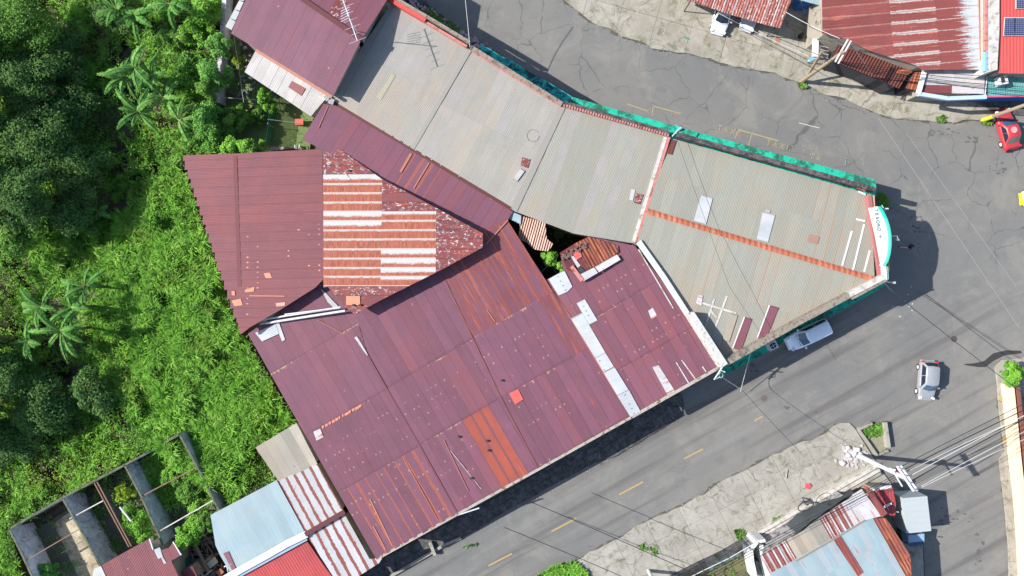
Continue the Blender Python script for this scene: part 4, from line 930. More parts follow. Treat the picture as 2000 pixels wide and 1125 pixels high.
patch(bLL, 'roof_patch', [(184, 1110), (196, 1106), (203, 1125), (196, 1140), (180, 1130)], zLL, M_white, .06)
stripb(bLL, 'side_flashing', [(196, 1106), (206, 1128)], .12, .08, M_wp2, zf=zLL); stripb(bLL, 'side_flashing', [(292, 1052), (299, 1073)], .10, .08, M_wp2, zf=zLL); stripb(bLL, 'side_flashing', [(338, 1058), (354, 1084)], .1, .08, M_wp2, zf=zLL)
walls(bLL, [(199, 1104), (290, 1056), (345, 1090), (355, 1190), (240, 1190)], zLL, M_wall, .4)
# ruin
ru = thing('ruin', 'roofless ruin with mossy grey walls and thin rusty beams, overgrown inside', 'ruin', W(220, 990, 0))
def wallrun(name, parent, pts, z, th, mat, z0=-.2):
    mb = MB(); Q = [W(p[0], p[1], z) for p in pts]
    for a, b in zip(Q[:-1], Q[1:]): mb.bar((a.x, a.y, (z+z0)/2), (b.x, b.y, (z+z0)/2), th, z-z0)
    return mb.out(name, mat, parent)
M_moss = flat('mossy_wall_top', (.10, .105, .075), .5, 3, .9, dirt=.6, dirtc=(.03, .04, .015))
for L in [[(18, 1033), (122, 972), (243, 908)], [(243, 908), (285, 886)], [(322, 864), (350, 848), (385, 912), (428, 998)], [(18, 1033), (44, 1085), (74, 1150)], [(122, 973), (160, 1040), (199, 1112)], [(243, 908), (275, 968), (318, 1064)]]:
    wallrun('wall', ru, L, 2.7, .15, M_wallr); 
    mb = MB(); Q = [W(p[0], p[1], 2.72) for p in L]
    for a, b in zip(Q[:-1], Q[1:]): mb.bar(a, b, .19, .05)
    mb.out('wall_cap', M_moss, ru)
M_rb = flat('rusty_beam', (.17, .095, .065), .4, 3)
for a, b, w_, m in [((184, 942), (252, 1068), .10, M_rb), ((190, 941), (257, 1067), .10, M_rb), ((52, 1094), (152, 1035), .09, M_rb), ((136, 1013), (203, 977), .10, M_wpaint), ((275, 970), (385, 912), .10, M_rb), ((312, 1037), (418, 976), .10, M_wpaint), ((120, 1080), (200, 1035), .05, M_dst), ((234, 990), (256, 1018), .12, M_polec)]:
    MB().bar(W(*a, 2.55), W(*b, 2.55), w_, .12).out('beam', m, ru)
fl = sheet('ruin_floor', [(60, 1040), (150, 985), (300, 900), (420, 880), (470, 985), (330, 1080), (120, 1180)], .02, flat('ruin_floor_dirt', (.10, .095, .075), .8, 1.5, .95))
sheet('floor_slab', [(105, 1022), (140, 998), (190, 1090), (210, 1135), (160, 1140)], .06, concrete('warm_concrete', (.38, .33, .23), (.26, .21, .14), moss=.6))
# junk yard beside the ruin
mb = MB(); r_ = random.Random(21)
for k in range(120):
    x = r_.uniform(352, 440); y = r_.uniform(1035, 1125); 
    if x > 398+(y-1010)*.5: continue
    c = W(x, y); a_ = r_.uniform(0, 3.1); L_ = r_.uniform(.3, 2.0); dz = r_.uniform(0, .5); d_ = Vector((math.cos(a_), math.sin(a_), r_.uniform(-.1, .2)))*L_/2
    mb.bar(Vector((c.x, c.y, .2+dz))-d_, Vector((c.x, c.y, .2+dz))+d_, r_.uniform(.05, .16), .05)
mb.out('timber_scrap', flat('old_timber_scrap', (.16, .14, .12), 1.0, 3), kind='stuff')
sheet('yard', [(340, 1040), (420, 1000), (470, 1125), (440, 1240), (330, 1200)], .0, flat('dark_earth', (.035, .03, .025), .7, 2, .95))
def plank(label, a, b, z, w_, mat=M_wood, cat='plank'):
    o = MB().bar(W(*a, z), W(*b, z+.1), w_, .08).out('plank', mat); tag(o, label, cat); return o
plank('long pale plank leaning across the junk between ruin and blue roof', (384, 1068), (408, 1118), 1.1, .22)
plank('short light plank crossing the junk near the bottom edge', (388, 1134), (414, 1113), 1.4, .10, M_wpaint)
plank('thin grey pole lying in the junk beside the pink roof', (388, 1103), (397, 1128), 1.3, .10, M_steel)
bd = thing('board', 'off white board lying on crates in the junk yard', 'board', W(414, 1098, 0)); mb = MB(); P = [W(x, y, 1.0) for x, y in [(403, 1101), (419, 1087), (426, 1098), (410, 1111)]]; mb.prism([(p.x, p.y) for p in P], .94, 1.0); mb.out('panel', flat('offwhite_board', (.42, .43, .34), .1, 3), bd)
MB().bar(W(401, 1097, .9), W(413, 1087, .9), .25, .5).out('crate', M_wood, bd)
bd = thing('frame', 'white tubular frame with orange cloth at the foot of the pale blue roof', 'frame', W(450, 1112, 0)); MB().tube([W(438, 1107, 3.2), W(450, 1101, 3.3), W(458, 1117, 3.3), W(447, 1122, 3.2), W(443, 1106, 3.2)], .06).out('rail', M_wp2, bd)
MB().bar(W(426, 1122, 1.2), W(434, 1113, 1.2), .5, .1).out('cloth', M_ridge, bd)
o = thing('shed', 'small ribbed pink roof piece in the junk yard', 'shed', W(368, 1115, 0)); sheets(o, 'roof_sheet', [(354, 1117, 2.6), (376, 1105, 2.6), (388, 1130, 2.5), (366, 1145, 2.5)], (12, 25), .35, 3, lambda i, j, x, y: M_dark, tilt=.06); MB().box((W(370, 1122, 2.5).x, W(370, 1122, 2.5).y, 1.1), (1.0, 1.2, 2.2), .5).out('wall', M_wall, o)
o = thing('water_tank', 'dark teal tarpaulin square in the junk next to the pink roof', 'tarpaulin', W(362, 1100, 0)); mb = MB(); P = [W(x, y, 1.3) for x, y in [(353, 1098), (362, 1092), (369, 1107), (357, 1113)]]; mb.prism([(p.x, p.y) for p in P], .2, 1.3); mb.out('cover', flat('teal_tarp', (.02, .11, .10), .3, 3), o)

# ================================================================= M: lower right house and its neighbours
Mp = [(1485, 1085), (1567, 1037), (1612, 1006), (1668, 966), (1700, 1012), (1730, 1012), (1778, 1089), (1786, 1210), (1550, 1210)]
bM = thing('house', 'pale blue roofed house with a rust striped upper edge, at the lower right corner', 'house', ctr(Mp))
M_str = metal('rust_white_striped_sheet', (.36, .36, .36), (.30, .20, .18), .1, rust=.55, rustc=(.20, .05, .04), streak=1.0, seam=.5, seamc=(.2, .045, .035), pitch=.28, bump=.8)
def chM(i, j, x, y):
    yb = 1096-(x-1535)*.56
    if y < yb:
        if 1548 < x < 1612 and y > 1040-(x-1548)*.5+8: return M_beip
        return M_str if x < 1660 else (M_wrd if x < 1700 else M_barn)
    if x > 1720 and (x-1716)*1.55 > (y-1012)*1.0-18 and (x-1716) < 75: return M_brn if (x-1716)-(y-1012)*.7 > -22 else M_blue
    return M_bluer if (i*7+j*3) % 5 < 2 else M_blue
_, zM = sheets(bM, 'roof_sheet', [(x, y, 4.1) for x, y in Mp], (80, 140), .62, 3.2, chM, vbr=[(1567, 1037), (1620, 1054), (1600, 1130), (1700, 1210)], tilt=.035)
walls(bM, [(1490, 1087), (1668, 972), (1730, 1016), (1778, 1092), (1784, 1200), (1552, 1200)], zM, flat('dirty_grey_wall', (.26, .25, .25), .4, 2, .9, dirt=.6), .4)
patch(bM, 'roof_patch', [(1685, 947), (1697, 951), (1733, 1003), (1722, 1011)], zM, M_barn, .25, d=(36, 55))
patch(bM, 'roof_patch', [(1664, 967), (1683, 955), (1722, 1008), (1705, 1012), (1690, 1016)], zM, M_wrd, .15, d=(36, 55))
patch(bM, 'roof_patch', [(1626, 1052), (1640, 1044), (1686, 1118), (1676, 1126)], zM, M_barn, .10, d=(80, 140))
patch(bM, 'roof_patch', [(1714, 1012), (1730, 1012), (1779, 1085), (1765, 1096)], zM, M_brn, .10, d=(80, 140))
stripb(bM, 'lap_strip', [(1555, 1096), (1630, 1052), (1690, 1016)], .12, .06, M_beip, zf=zM, up=.08)
bM2 = thing('porch', 'small red roof box with white trim between the striped roof and the lorry', 'porch', W(1735, 985, 0))
sheets(bM2, 'roof_sheet', [(1705, 957, 3.0), (1744, 953, 3.0), (1750, 985, 3.0), (1748, 1012, 3.0), (1732, 1002, 3.0)], (.1, 1), 1.0, 2.2, lambda i, j, x, y: M_redp if False else M_red)
stripb(bM2, 'trim', [(1704, 956, 3.2), (1740, 950, 3.2)], .25, .2, M_wp2); stripb(bM2, 'trim', [(1725, 991, 3.2), (1741, 983, 3.2)], .15, .15, M_wp2)
MB().box((W(1730, 980, 3).x, W(1730, 980, 3).y, 1.45), (1.5, 2.0, 2.8)).out('wall', M_wall, bM2)
# dark shade net draped in front of the house
NX, NY = 22, 6; V = []; top_ = [(1506, 1062), (1527, 1050), (1535, 1025), (1555, 1005), (1580, 993), (1610, 978), (1640, 966), (1662, 955)]; bot_ = [(1512, 1070), (1535, 1058), (1562, 1038), (1580, 1022), (1600, 1008), (1625, 990), (1645, 976), (1668, 964)]
def lerpl(L, t):
    k = min(int(t*(len(L)-1)), len(L)-2); f = t*(len(L)-1)-k; return (L[k][0]+(L[k+1][0]-L[k][0])*f, L[k][1]+(L[k+1][1]-L[k][1])*f)
for i in range(NX):
    a, b = lerpl(top_, i/(NX-1)), lerpl(bot_, i/(NX-1))
    for j in range(NY):
        t = j/(NY-1); V.append(W(a[0]+(b[0]-a[0])*t, a[1]+(b[1]-a[1])*t, 1.0+2.7*t+.10*math.sin(i*1.3+j)+.10*math.sin(j*1.9+i*.7)))
F = [[i*NY+j, i*NY+j+1, (i+1)*NY+j+1, (i+1)*NY+j] for i in range(NX-1) for j in range(NY-1)]
o = mesh('shade_net', V, F, flat('dark_net', (.045, .055, .06), .6, 2.5, .7), smooth=True); tag(o, 'dark grey shade net sagging in front of the striped roof', 'net')
# white twin coping along the pavement
lw = thing('low_wall', 'long low white double coping along the lower right pavement', 'wall', W(1590, 985, 0))
mbx = [MB(), MB(), MB()]
for a, b in [((1466, 1048), (1712, 908))]:
    for k, (o_, w_, h_) in enumerate([(0, .32, .55), (9, .30, .55), (17, .25, .4)]): mbx[k].bar(W(a[0]+o_*.4, a[1]+o_*.9, h_/2+.1), W(b[0]+o_*.4, b[1]+o_*.9, h_/2+.1), w_, h_)
mbx[0].out('coping', M_wpaint, lw); mbx[1].out('coping', M_wpaint, lw); mbx[2].out('coping', M_con2, lw)
pw = thing('gatehouse', 'white walled narrow structure left of the striped roof', 'wall', W(1490, 1090, 0))
for L in [[(1470, 1072), (1480, 1058), (1495, 1056)], [(1468, 1075), (1470, 1095), (1478, 1135)], [(1488, 1065), (1494, 1095), (1506, 1140)]]: wallrun('wall', pw, L, 2.4, .28, M_wp2)
MB().bar(W(1482, 1094, .6), W(1486, 1130, .6), .8, .5).out('floor_block', M_con2, pw)
# steel mesh fence, bottom
ff = thing('railing', 'dark steel mesh fence crossing the lower right pavement', 'fence', W(1370, 1090, 0))
Pf = [W(1285, 1135), W(1362, 1096), W(1410, 1073), W(1456, 1046)]
for p in Pf: MB().tube([p, p+Vector((0, 0, 2.3))], .05).out('post', M_dst, ff)
for z in (.15, 1.2, 2.2): 
    mb = MB(); [mb.tube([a+Vector((0, 0, z)), b+Vector((0, 0, z))], .035) for a, b in zip(Pf[:-1], Pf[1:])]; mb.out('rail', M_steel if z == 2.2 else M_dst, ff)
mb = MB()
for a, b in zip(Pf[:-1], Pf[1:]):
    n = int((b-a).length/.11)
    for k in range(n): q = a.lerp(b, k/n); mb.bar(q+Vector((0, 0, .15)), q+Vector((0, 0, 2.2)), .045, .02)
mb.out('bars', M_dst, ff, kind='stuff')
pt = sheet('yard', [(1290, 1140), (1370, 1098), (1470, 1055), (1480, 1125), (1500, 1240), (1290, 1240)], .16, flat('dry_grass_soil', (.11, .10, .05), .8, 1.5, .95, dirt=.5))
# planter with weeds by the big pole
pl_ = thing('planter', 'broken concrete planter with weeds at the pavement corner', 'planter', W(1700, 855, 0))
for a, b, w_, h_ in [((1676, 839), (1711, 889), .22, .5), ((1676, 838), (1702, 826), .25, .45), ((1726, 824), (1733, 873), .38, .6), ((1711, 889), (1734, 880), .2, .3)]:
    MB().bar(W(*a, h_/2), W(*b, h_/2), w_, h_).out('side', M_con2, pl_)
mb = MB(); P = [W(x, y) for x, y in [(1680, 840), (1722, 828), (1730, 876), (1712, 886)]]; mb.prism([(p.x, p.y) for p in P], -.1, .1); mb.out('soil', flat('planter_soil', (.20, .19, .13), .8, 3), pl_)
# right-hand cream wall
cw = thing('boundary_wall', 'cream painted wall at the right edge beside the narrow footpath', 'wall', W(1985, 900, 0))
for L in [[(1976, 752), (1984, 830)], [(1984, 830), (1991, 900)], [(1991, 900), (2000, 980)], [(2000, 980), (2006, 1060), (2014, 1220)]]: wallrun('wall_panel', cw, L, 1.3, .45, M_cream)
wallrun('brick_edge', cw, [(1989, 756), (1997, 830), (2004, 900), (2014, 1000)], 1.25, .3, M_brk)
sheet('yard', [(2000, 740), (2110, 740), (2110, 1240), (2012, 1240)], .18, M_asph)
for p, lb in [((1956, 779), 'orange round cap on the footpath near the round bush'), ((1963, 860), 'orange round cap on the footpath below the cable bundle')]:
    c = W(*p, .2); mb = MB(); mb.prism([(c.x+.2*math.cos(t), c.y+.2*math.sin(t)) for t in [k*.524 for k in range(12)]], .1, .19); tag(mb.out('cap', flat('orange_cap', (.42, .22, .06), .3, 3)), lb, 'cover')
c = W(1863, 662); mb = MB(); mb.prism([(c.x+.3*math.cos(t), c.y+.3*math.sin(t)) for t in [k*.524 for k in range(12)]], -.05, .03)
tag(mb.out('manhole_cover', flat('iron', (.06, .05, .045), .4, 4)), 'round iron manhole cover in the junction asphalt', 'manhole cover')
c = W(1492, 778); mb = MB(); mb.prism([(c.x+.3*math.cos(t), c.y+.3*math.sin(t)) for t in [k*.524 for k in range(12)]], -.05, .03)
tag(mb.out('manhole_cover', flat('iron_red', (.11, .085, .075), .4, 4)), 'reddish round manhole cover in the lower road near the sunlit edge', 'manhole cover')

# ================================================================= NE group
Op = [(1300, -20), (1345, 2), (1435, 31), (1500, 50), (1524, 55), (1545, 0), (1575, -80), (1330, -110)]
bO = thing('carport', 'rusty red and white striped carport roof over the two white cars', 'carport', ctr(Op))
M_car = metal('red_white_dashed_sheet', (.25, .075, .06), (.21, .07, .055), .12, pitch=.25, bump=.8, spots=.50, spotc=(.46, .38, .34), seam=.16, seamc=(.42, .37, .36))
_, zO = sheets(bO, 'roof_sheet', [(x, y, 2.9) for x, y in Op], (19, -53), 1.0, 3.0, lambda i, j, x, y: M_car, tilt=.03)
for p in [(1350, 0), (1440, 27), (1518, 50)]: MB().tube([W(p[0], p[1], 2.8)*1, Vector((W(p[0], p[1], 2.8).x, W(p[0], p[1], 2.8).y, 0))], .05).out('post', M_dst, bO)
o = thing('side_roof', 'pale blue roof strip between the carport and the large barn red roof', 'roof', W(1575, 0, 0)); sheets(o, 'roof_sheet', [(1547, -4, 3.2), (1606, 12, 3.2), (1606, -70, 3.2), (1570, -80, 3.2)], (-.2, 1), .9, 4, lambda i, j, x, y: M_blue)
MB().box((W(1590, -40, 3).x, W(1590, -40, 3).y, 1.5), (1.6, 3.5, 3)).out('wall', M_dblue, o)
Pp = [(1605, -90), (1606, 66), (1650, 76), (1700, 100), (1790, 128), (1800, 137), (1922, 136), (1916, -90)]
bP = thing('house', 'large barn red corrugated roof bleached white along its right side', 'house', ctr(Pp))
def chP(i, j, x, y): return M_barn if x < 1742 else (M_barnw if x < 1830 else M_fade)
_, zP = sheets(bP, 'roof_sheet', [(x, y, 4.4) for x, y in Pp], (1, -.09), .95, 4, chP, vbr=[(1605, 50), (1741, 50), (1830, 50), (1922, 50)], tilt=.03)
walls(bP, [(1606, -85), (1607, 64), (1700, 98), (1800, 134), (1918, 134), (1914, -85)], zP, M_wall, .3)
stripb(bP, 'side_strip', [(1914, -60, 4.5), (1917, 30, 4.5), (1919, 120, 4.5)], .4, .1, M_ridge)
bP2 = thing('front_porch', 'low porch roof of red and white worn sheets below the bleached barn red roof', 'porch', W(1860, 160, 0))
sheets(bP2, 'roof_sheet', [(1808, 137, 3.6), (1924, 137, 3.6), (1921, 184, 3.4), (1796, 181, 3.4)], (1, .02), .8, 2.6, lambda i, j, x, y: [M_wrd, M_dark, M_white, M_wrd, M_white][(i*3+j*2) % 5])
stripb(bP2, 'edge_board', [(1806, 138, 3.7), (1793, 184, 3.6)], .35, .3, M_wp2)
stripb(bP2, 'edge_board', [(1793, 184, 3.5), (1850, 193, 3.5), (1925, 190, 3.5)], .35, .35, flat('pale_blue_board', (.34, .42, .55), .3, 2))
MB().box((W(1858, 162, 3.4).x, W(1858, 162, 3.4).y, 1.6), (4.8, 1.6, 3.2)).out('wall', M_wall, bP2)
Qp = [(1646, 70), (1622, 116), (1690, 145), (1755, 173), (1783, 131), (1700, 95)]
bQ = thing('stall_roof', 'brown ribbed stall roof with a pale ridge strip under the wooden pole', 'roof', ctr(Qp))
_, zQ = sheets(bQ, 'roof_sheet', [(x, y, 2.9) for x, y in Qp], (-26, 46), .26, 4, lambda i, j, x, y: M_brib, tilt=.05)
patch(bQ, 'ridge_strip', [(1688, 101), (1694, 96), (1790, 123), (1783, 129)], zQ, flat('mottled_white', (.40, .40, .37), .5, 6), .2)
patch(bQ, 'white_strip', [(1641, 66), (1650, 63), (1698, 86), (1695, 91), (1650, 75)], zQ, M_wpaint, .3)
patch(bQ, 'roof_patch', [(1752, 138), (1783, 130), (1781, 142), (1770, 148), (1750, 143)], zQ, M_brn, .15)
walls(bQ, Qp, zQ, M_dst, .35)
for a, b in [((1657, 77), (1632, 121)), ((1663, 80), (1638, 124))]: pass
o = thing('lean_to_shed', 'brown flat sheet roof between the brown stall and the white porch', 'roof', W(1785, 155, 0)); sheets(o, 'roof_sheet', [(1785, 142, 2.8), (1803, 140, 2.8), (1795, 178, 2.8), (1768, 172, 2.8)], (-.3, 1), .6, 3, lambda i, j, x, y: M_brn); MB().box((W(1785, 158, 2.7).x, W(1785, 158, 2.7).y, 1.3), (.8, 1.2, 2.6)).out('wall', M_dst, o)
# white kiosk slab
kb_ = thing('kiosk', 'open booth with a white slab and blue edge left of the brown stall roof', 'kiosk', W(1597, 95, 0))
MB().bar(W(1593, 76, 2.4), W(1592, 111, 2.4), .55, .15).out('roof_slab', M_wp2, kb_); MB().bar(W(1578, 119, 2.0), W(1598, 110, 2.2), .25, .15).out('roof_edge', M_lblue, kb_)
mb = MB(); P = [W(x, y, 0) for x, y in [(1588, 82), (1612, 82), (1612, 118), (1588, 118)]]; mb.prism([(p.x, p.y) for p in P], .1, .2); mb.out('floor', M_dst, kb_)
for p in [(1597, 78), (1597, 108)]: q = W(*p, 2.3); MB().tube([(q.x, q.y, .1), q], .05).out('post', M_dst, kb_)
for k in range(4): MB().tube([W(1600, 89+k*7, 2.3), W(1618, 93+k*7, 2.3)], .02).out('rod', M_wp2, kb_)
o = thing('awning', 'small slatted pale awning beside the booth', 'awning', W(1625, 75, 0)); sheets(o, 'slat', [(1608, 70, 2.4), (1640, 76, 2.4), (1638, 92, 2.4), (1622, 84, 2.4)], (.4, 1), .28, 3, lambda i, j, x, y: M_blue, gap=.04)
for p in [(1612, 72), (1636, 88)]: q = W(*p, 2.35); MB().tube([(q.x, q.y, .1), q], .04).out('post', M_dst, o)
# red and white house at right edge
Rr = [(1951, -60), (1951, 143), (2060, 145), (2060, -60)]
bS = thing('house', 'plain red sheet roof with solar panels and a wide white parapet, top right', 'house', W(2000, 60, 0))
_, zS = sheets(bS, 'roof_sheet', [(x, y, 5.0) for x, y in Rr], (0, 1), 1.0, 9, lambda i, j, x, y: M_redp, tilt=.01)
mb = MB(); P = [W(x, y, 5.3) for x, y in [(1926, -60), (1927, 142), (1948, 136), (1952, 60), (1952, -60)]]; mb.prism([(p.x, p.y) for p in P], .1, 5.3); mb.out('parapet', M_wpaint, bS)
stripb(bS, 'parapet_edge', [(1924, -50, 5.2), (1924, 100, 5.2)], .25, .3, M_pinkp); stripb(bS, 'parapet_edge', [(1924, 102, 5.1), (1924, 140, 5.1)], .3, .4, M_lblue)
walls(bS, Rr, zS, M_wall, .2)
gS = G('solar_cells'); s = gS.sep(gS.uv('cell')); c1_ = gS.op('MINIMUM', gS.op('FRACT', gS.op('MULTIPLY', s[0], 9)), gS.op('FRACT', gS.op('MULTIPLY', s[1], 6)))
m_sol = gS.fin(gS.mix(gS.step(c1_, .10, .04), (.02, .025, .075), (.35, .37, .42)), .25, 0, .6)
for q in [[(1963, 35), (1982, 35), (1981, 69), (1961, 69)], [(1983, 35), (2003, 35), (2002, 69), (1982, 69)], [(1985, -18), (2005, -18), (2005, 16), (1985, 16)]]:
    e = [(q[0][0]-1, q[0][1]-1), (q[1][0]+1, q[1][1]-1), (q[2][0]+1, q[2][1]+1), (q[3][0]-1, q[3][1]+1)]
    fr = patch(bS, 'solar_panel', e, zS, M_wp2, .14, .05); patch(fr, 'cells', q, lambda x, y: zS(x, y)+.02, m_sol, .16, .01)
bT = thing('veranda', 'teal corrugated veranda roof with an air conditioner standing on it, right edge', 'veranda', W(1965, 168, 0))
_, zT = sheets(bT, 'roof_sheet', [(1928, 146, 3.2), (2060, 146, 3.2), (2060, 187, 3.0), (1926, 187, 3.0)], (0, 1), .9, 3, lambda i, j, x, y: M_teal)
stripb(bT, 'gutter', [(1926, 189, 3.0), (2060, 187, 3.0)], .14, .14, flat('pink_gutter', (.5, .08, .15), .2, 3)); stripb(bT, 'side_board', [(1926, 144, 3.2), (1921, 190, 3.2)], .14, .3, M_wp2)
walls(bT, [(1928, 146), (2060, 146), (2060, 183), (1928, 183)], zT, M_dblue, .1)
ac = thing('air_conditioner', 'white air conditioner unit standing on the teal veranda roof', 'air conditioner', Vector((W(1951, 160, 3.3).x, W(1951, 160, 3.3).y, 3.2)))
c = ac.location; MB().box((c.x, c.y, 3.6), (.75, .8, .7), .2).out('casing', M_wp2, ac); 
MB().box((c.x-.1, c.y, 3.96), (.34, .55, .03), .2).out('grille', M_dst, ac); 
mb = MB(); [mb.box((c.x+sx*.3, c.y+sy*.3, 3.23), (.06, .06, .1)) for sx in (-1, 1) for sy in (-1, 1)]; mb.out('feet', M_dst, ac)
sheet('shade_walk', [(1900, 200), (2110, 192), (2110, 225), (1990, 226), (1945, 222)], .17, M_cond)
wl = thing('boundary_wall', 'low mossy brown wall between the carport yard and the barn red roof', 'wall', W(1590, 45, 0))
wallrun('masonry', wl, [(1602, 18), (1600, 40), (1592, 70)], 1.2, .9, flat('ochre_wall', (.30, .23, .11), .5, 2, .9), 0); wallrun('mossy_base', wl, [(1593, 22), (1588, 50), (1580, 75)], .5, .35, flat('moss', (.13, .13, .04), .6, 4, .9), 0)

# ================================================================= vehicles
def paint(name, c, rough=.3):
    g = G(name); n = g.noise(g.pos(), 5, 4, .7)
    m = g.fin(g.mix(g.step(n, .3, .8), c, tuple(x*.86 for x in c)), rough, .1, .5); g.b.inputs['Coat Weight'].default_value = .3; return m
gG = G('car_glass'); M_glass = gG.fin((.012, .016, .03), .08, 0, .6)
gG = G('car_glass_blue'); M_glassb = gG.fin((.03, .07, .13), .12, 0, .6)
gG = G('car_glass_green'); M_glassg = gG.fin((.10, .16, .14), .15, 0, .5)
M_tl = flat('tail_light', (.5, .02, .03), .1, 5, .3); M_hl = flat('head_light', (.6, .62, .65), .1, 5, .2, .5)
M_rim = flat('wheel_rim', (.42, .43, .44), .2, 6, .35, .5)
def car(name, label, cat, px, py, hd, L, Wd, Ht, body, style='hatch', glassf=None, glassr=None, z=0.0, group=None):
    """local x forward"""
    p = W(px, py, z); t = thing(name, label, cat, (p.x, p.y, z), group); ang = math.atan2(-hd[1], hd[0]); t.rotation_euler = (0, 0, ang)
    hb = Ht*.60; h = L/2
    def put(nm, V, F, m, par=None, smooth=False):
        return mesh(nm, V, F, m, par or t, smooth=smooth, world=False)
    # lower body: stations front to back (x, half width, bottom, top)
    hood = hb*.93 if style != 'van' else hb*1.0
    st = [(h, .62, .34, .52), (h-.12, .82, .22, .66), (h-.45, .94, .19, hood*.92), (h-1.0, .985, .18, hood), (h*.25, 1, .18, hb), (-h*.45, 1, .18, hb*1.02), (-h+.55, .98, .18, hb*1.0 if style != 'sedan' else hb*.97), (-h+.15, .92, .22, hb*.97), (-h, .78, .34, hb*.80)]
    V = []; k = 10
    for x, w, zl, zh in st:
        w = w*Wd/2
        V += [(x, -w*.86, zl), (x, -w, zl+.12), (x, -w, zh-.20), (x, -w*.955, zh-.07), (x, -w*.80, zh), (x, w*.80, zh), (x, w*.955, zh-.07), (x, w, zh-.20), (x, w, zl+.12), (x, w*.86, zl)]
    F = [[i*k+j, i*k+(j+1) % k, (i+1)*k+(j+1) % k, (i+1)*k+j][::-1] for i in range(len(st)-1) for j in range(k)]+[list(range(k)), list(range((len(st)-1)*k, len(st)*k))[::-1]]
    b = put('body', V, F, body, smooth=True); mod = b.modifiers.new('s', 'SUBSURF'); mod.levels = 1; mod.render_levels = 2
    # cabin
    if style == 'van': xf0, xf1, xr1, xr0 = h-1.05, h-1.75, -h+.30, -h+.10
    elif style == 'sedan': xf0, xf1, xr1, xr0 = h*.42, h*.08, -h*.48, -h*.74
    else: xf0, xf1, xr1, xr0 = h-.95, h-1.55, -h+.50, -h+.12
    w0, w1 = Wd*.47, Wd*.385; zb, zt = hb-.05, Ht
    ring = lambda x0, x1, w, z, bow: [(x0, -w*.86, z), (x0+bow, 0, z), (x0, w*.86, z), (x0-.16, w, z), ((x0+x1)/2, w*1.01, z), (x1+.12, w, z), (x1, w*.85, z), (x1-.04, 0, z), (x1, -w*.85, z), (x1+.12, -w, z), ((x0+x1)/2, -w*1.01, z), (x0-.16, -w, z)]
    R0, R1 = ring(xf0, xr0, w0, zb, .16), ring(xf1, xr1, w1, zt-.05, .08); R2 = ring(xf1-.12, xr1+.10, w1*.88, zt, .06); n = 12
    F = [[j, (j+1) % n, n+(j+1) % n, n+j] for j in range(n)]+[[n+j, n+(j+1) % n, 2*n+(j+1) % n, 2*n+j] for j in range(n)]+[list(range(2*n, 3*n))]
    F = [f if i != len(F)-1 else f for i, f in enumerate(F)]
    cb = put('roof', R0+R1+R2, F, body, smooth=True)
    e = cb.modifiers.new('e', 'EDGE_SPLIT'); e.split_angle = math.radians(50)
    me = cb.data; import bmesh as _b; bm = _b.new(); bm.from_mesh(me); _b.ops.recalc_face_normals(bm, faces=bm.faces[:]); bm.to_mesh(me); bm.free()
    V3 = [Vector(v) for v in R0+R1]
    def win(nm, idx, m, a=.06, b_=.12, off=.018):   # glass over cabin faces idx..: columns of lower ring
        P = []
        for j in idx:
            lo, hi = V3[j], V3[n+j]; P.append((lo.lerp(hi, b_), lo.lerp(hi, 1-a)))
        c = sum((q[0]+q[1] for q in P), Vector())/(2*len(P)); nrm = (P[-1][0]-P[0][0]).cross(P[0][1]-P[0][0]).normalized()
        if nrm.dot(c-Vector((0, 0, zb))) < 0: nrm = -nrm
        sh = lambda q: c+(q-c)*.95+nrm*off
        V = [sh(q[0]) for q in P]+[sh(q[1]) for q in P]; m_ = len(P)
        put(nm, V, [[i, i+1, m_+i+1, m_+i] for i in range(m_-1)], m)
    win('windshield', [11, 0, 1, 2, 3][1:4], glassf or M_glass); win('rear_window', [6, 7, 8], glassr or M_glass)
    for idx in ([3, 4], [4, 5], [9, 10], [10, 11]): win('side_window', idx, M_glass, off=.012)
    for sx in (1, -1):
        for sy in (1, -1):
            x, y = (h-.72 if sx > 0 else -h+.68), sy*(Wd/2-.10); mb = MB(); mb.tube([(x, y-.09, .30), (x, y+.09, .30)], .30, 14)
            wh = mesh('wheel', mb.V, mb.F, M_blk, t, world=False); mb = MB(); mb.tube([(x, y+sy*.085, .30), (x, y+sy*.10, .30)], .19, 10); mesh('rim', mb.V, mb.F, M_rim, wh, world=False)
    for sy in (1, -1):
        mb = MB(); mb.box((h-.16, sy*Wd*.36, hood*.80), (.22, .26, .14), -sy*.35); mesh('headlight', mb.V, mb.F, M_hl, t, world=False)
        mb = MB(); mb.box((-h+.10, sy*Wd*.40, hb*.88), (.18, .20, .20), sy*.2); mesh('tail_light', mb.V, mb.F, M_tl, t, world=False)
        mb = MB(); mb.box((xf0-.25, sy*(Wd/2+.09), hb+.02), (.14, .20, .12)); mesh('mirror', mb.V, mb.F, body, t, world=False)
    mb = MB(); mb.box((h+.0, 0, .36), (.16, Wd*.72, .20)); mesh('bumper', mb.V, mb.F, body, t, world=False)
    mb = MB(); mb.box((-h-.0, 0, .40), (.16, Wd*.78, .22)); mesh('bumper', mb.V, mb.F, body, t, world=False)
    mb = MB(); mb.box((h-.22, 0, .56), (.05, Wd*.5, .10)); mesh('grille', mb.V, mb.F, M_dst, t, world=False)
    for x, y0 in ((h-.98, 0),):   # bonnet gap
        mb = MB(); mb.box((x+.02, 0, hood+.004), (.03, Wd*.70, .02)); mesh('seam', mb.V, mb.F, M_dst, t, world=False)
    return t
P_sil, P_wht, P_red, P_yel = paint('silver_paint', (.26, .27, .285)), paint('white_car_paint', (.56, .57, .60)), paint('red_car_paint', (.42, .038, .045), .4), paint('yellow_car_paint', (.75, .62, .02))
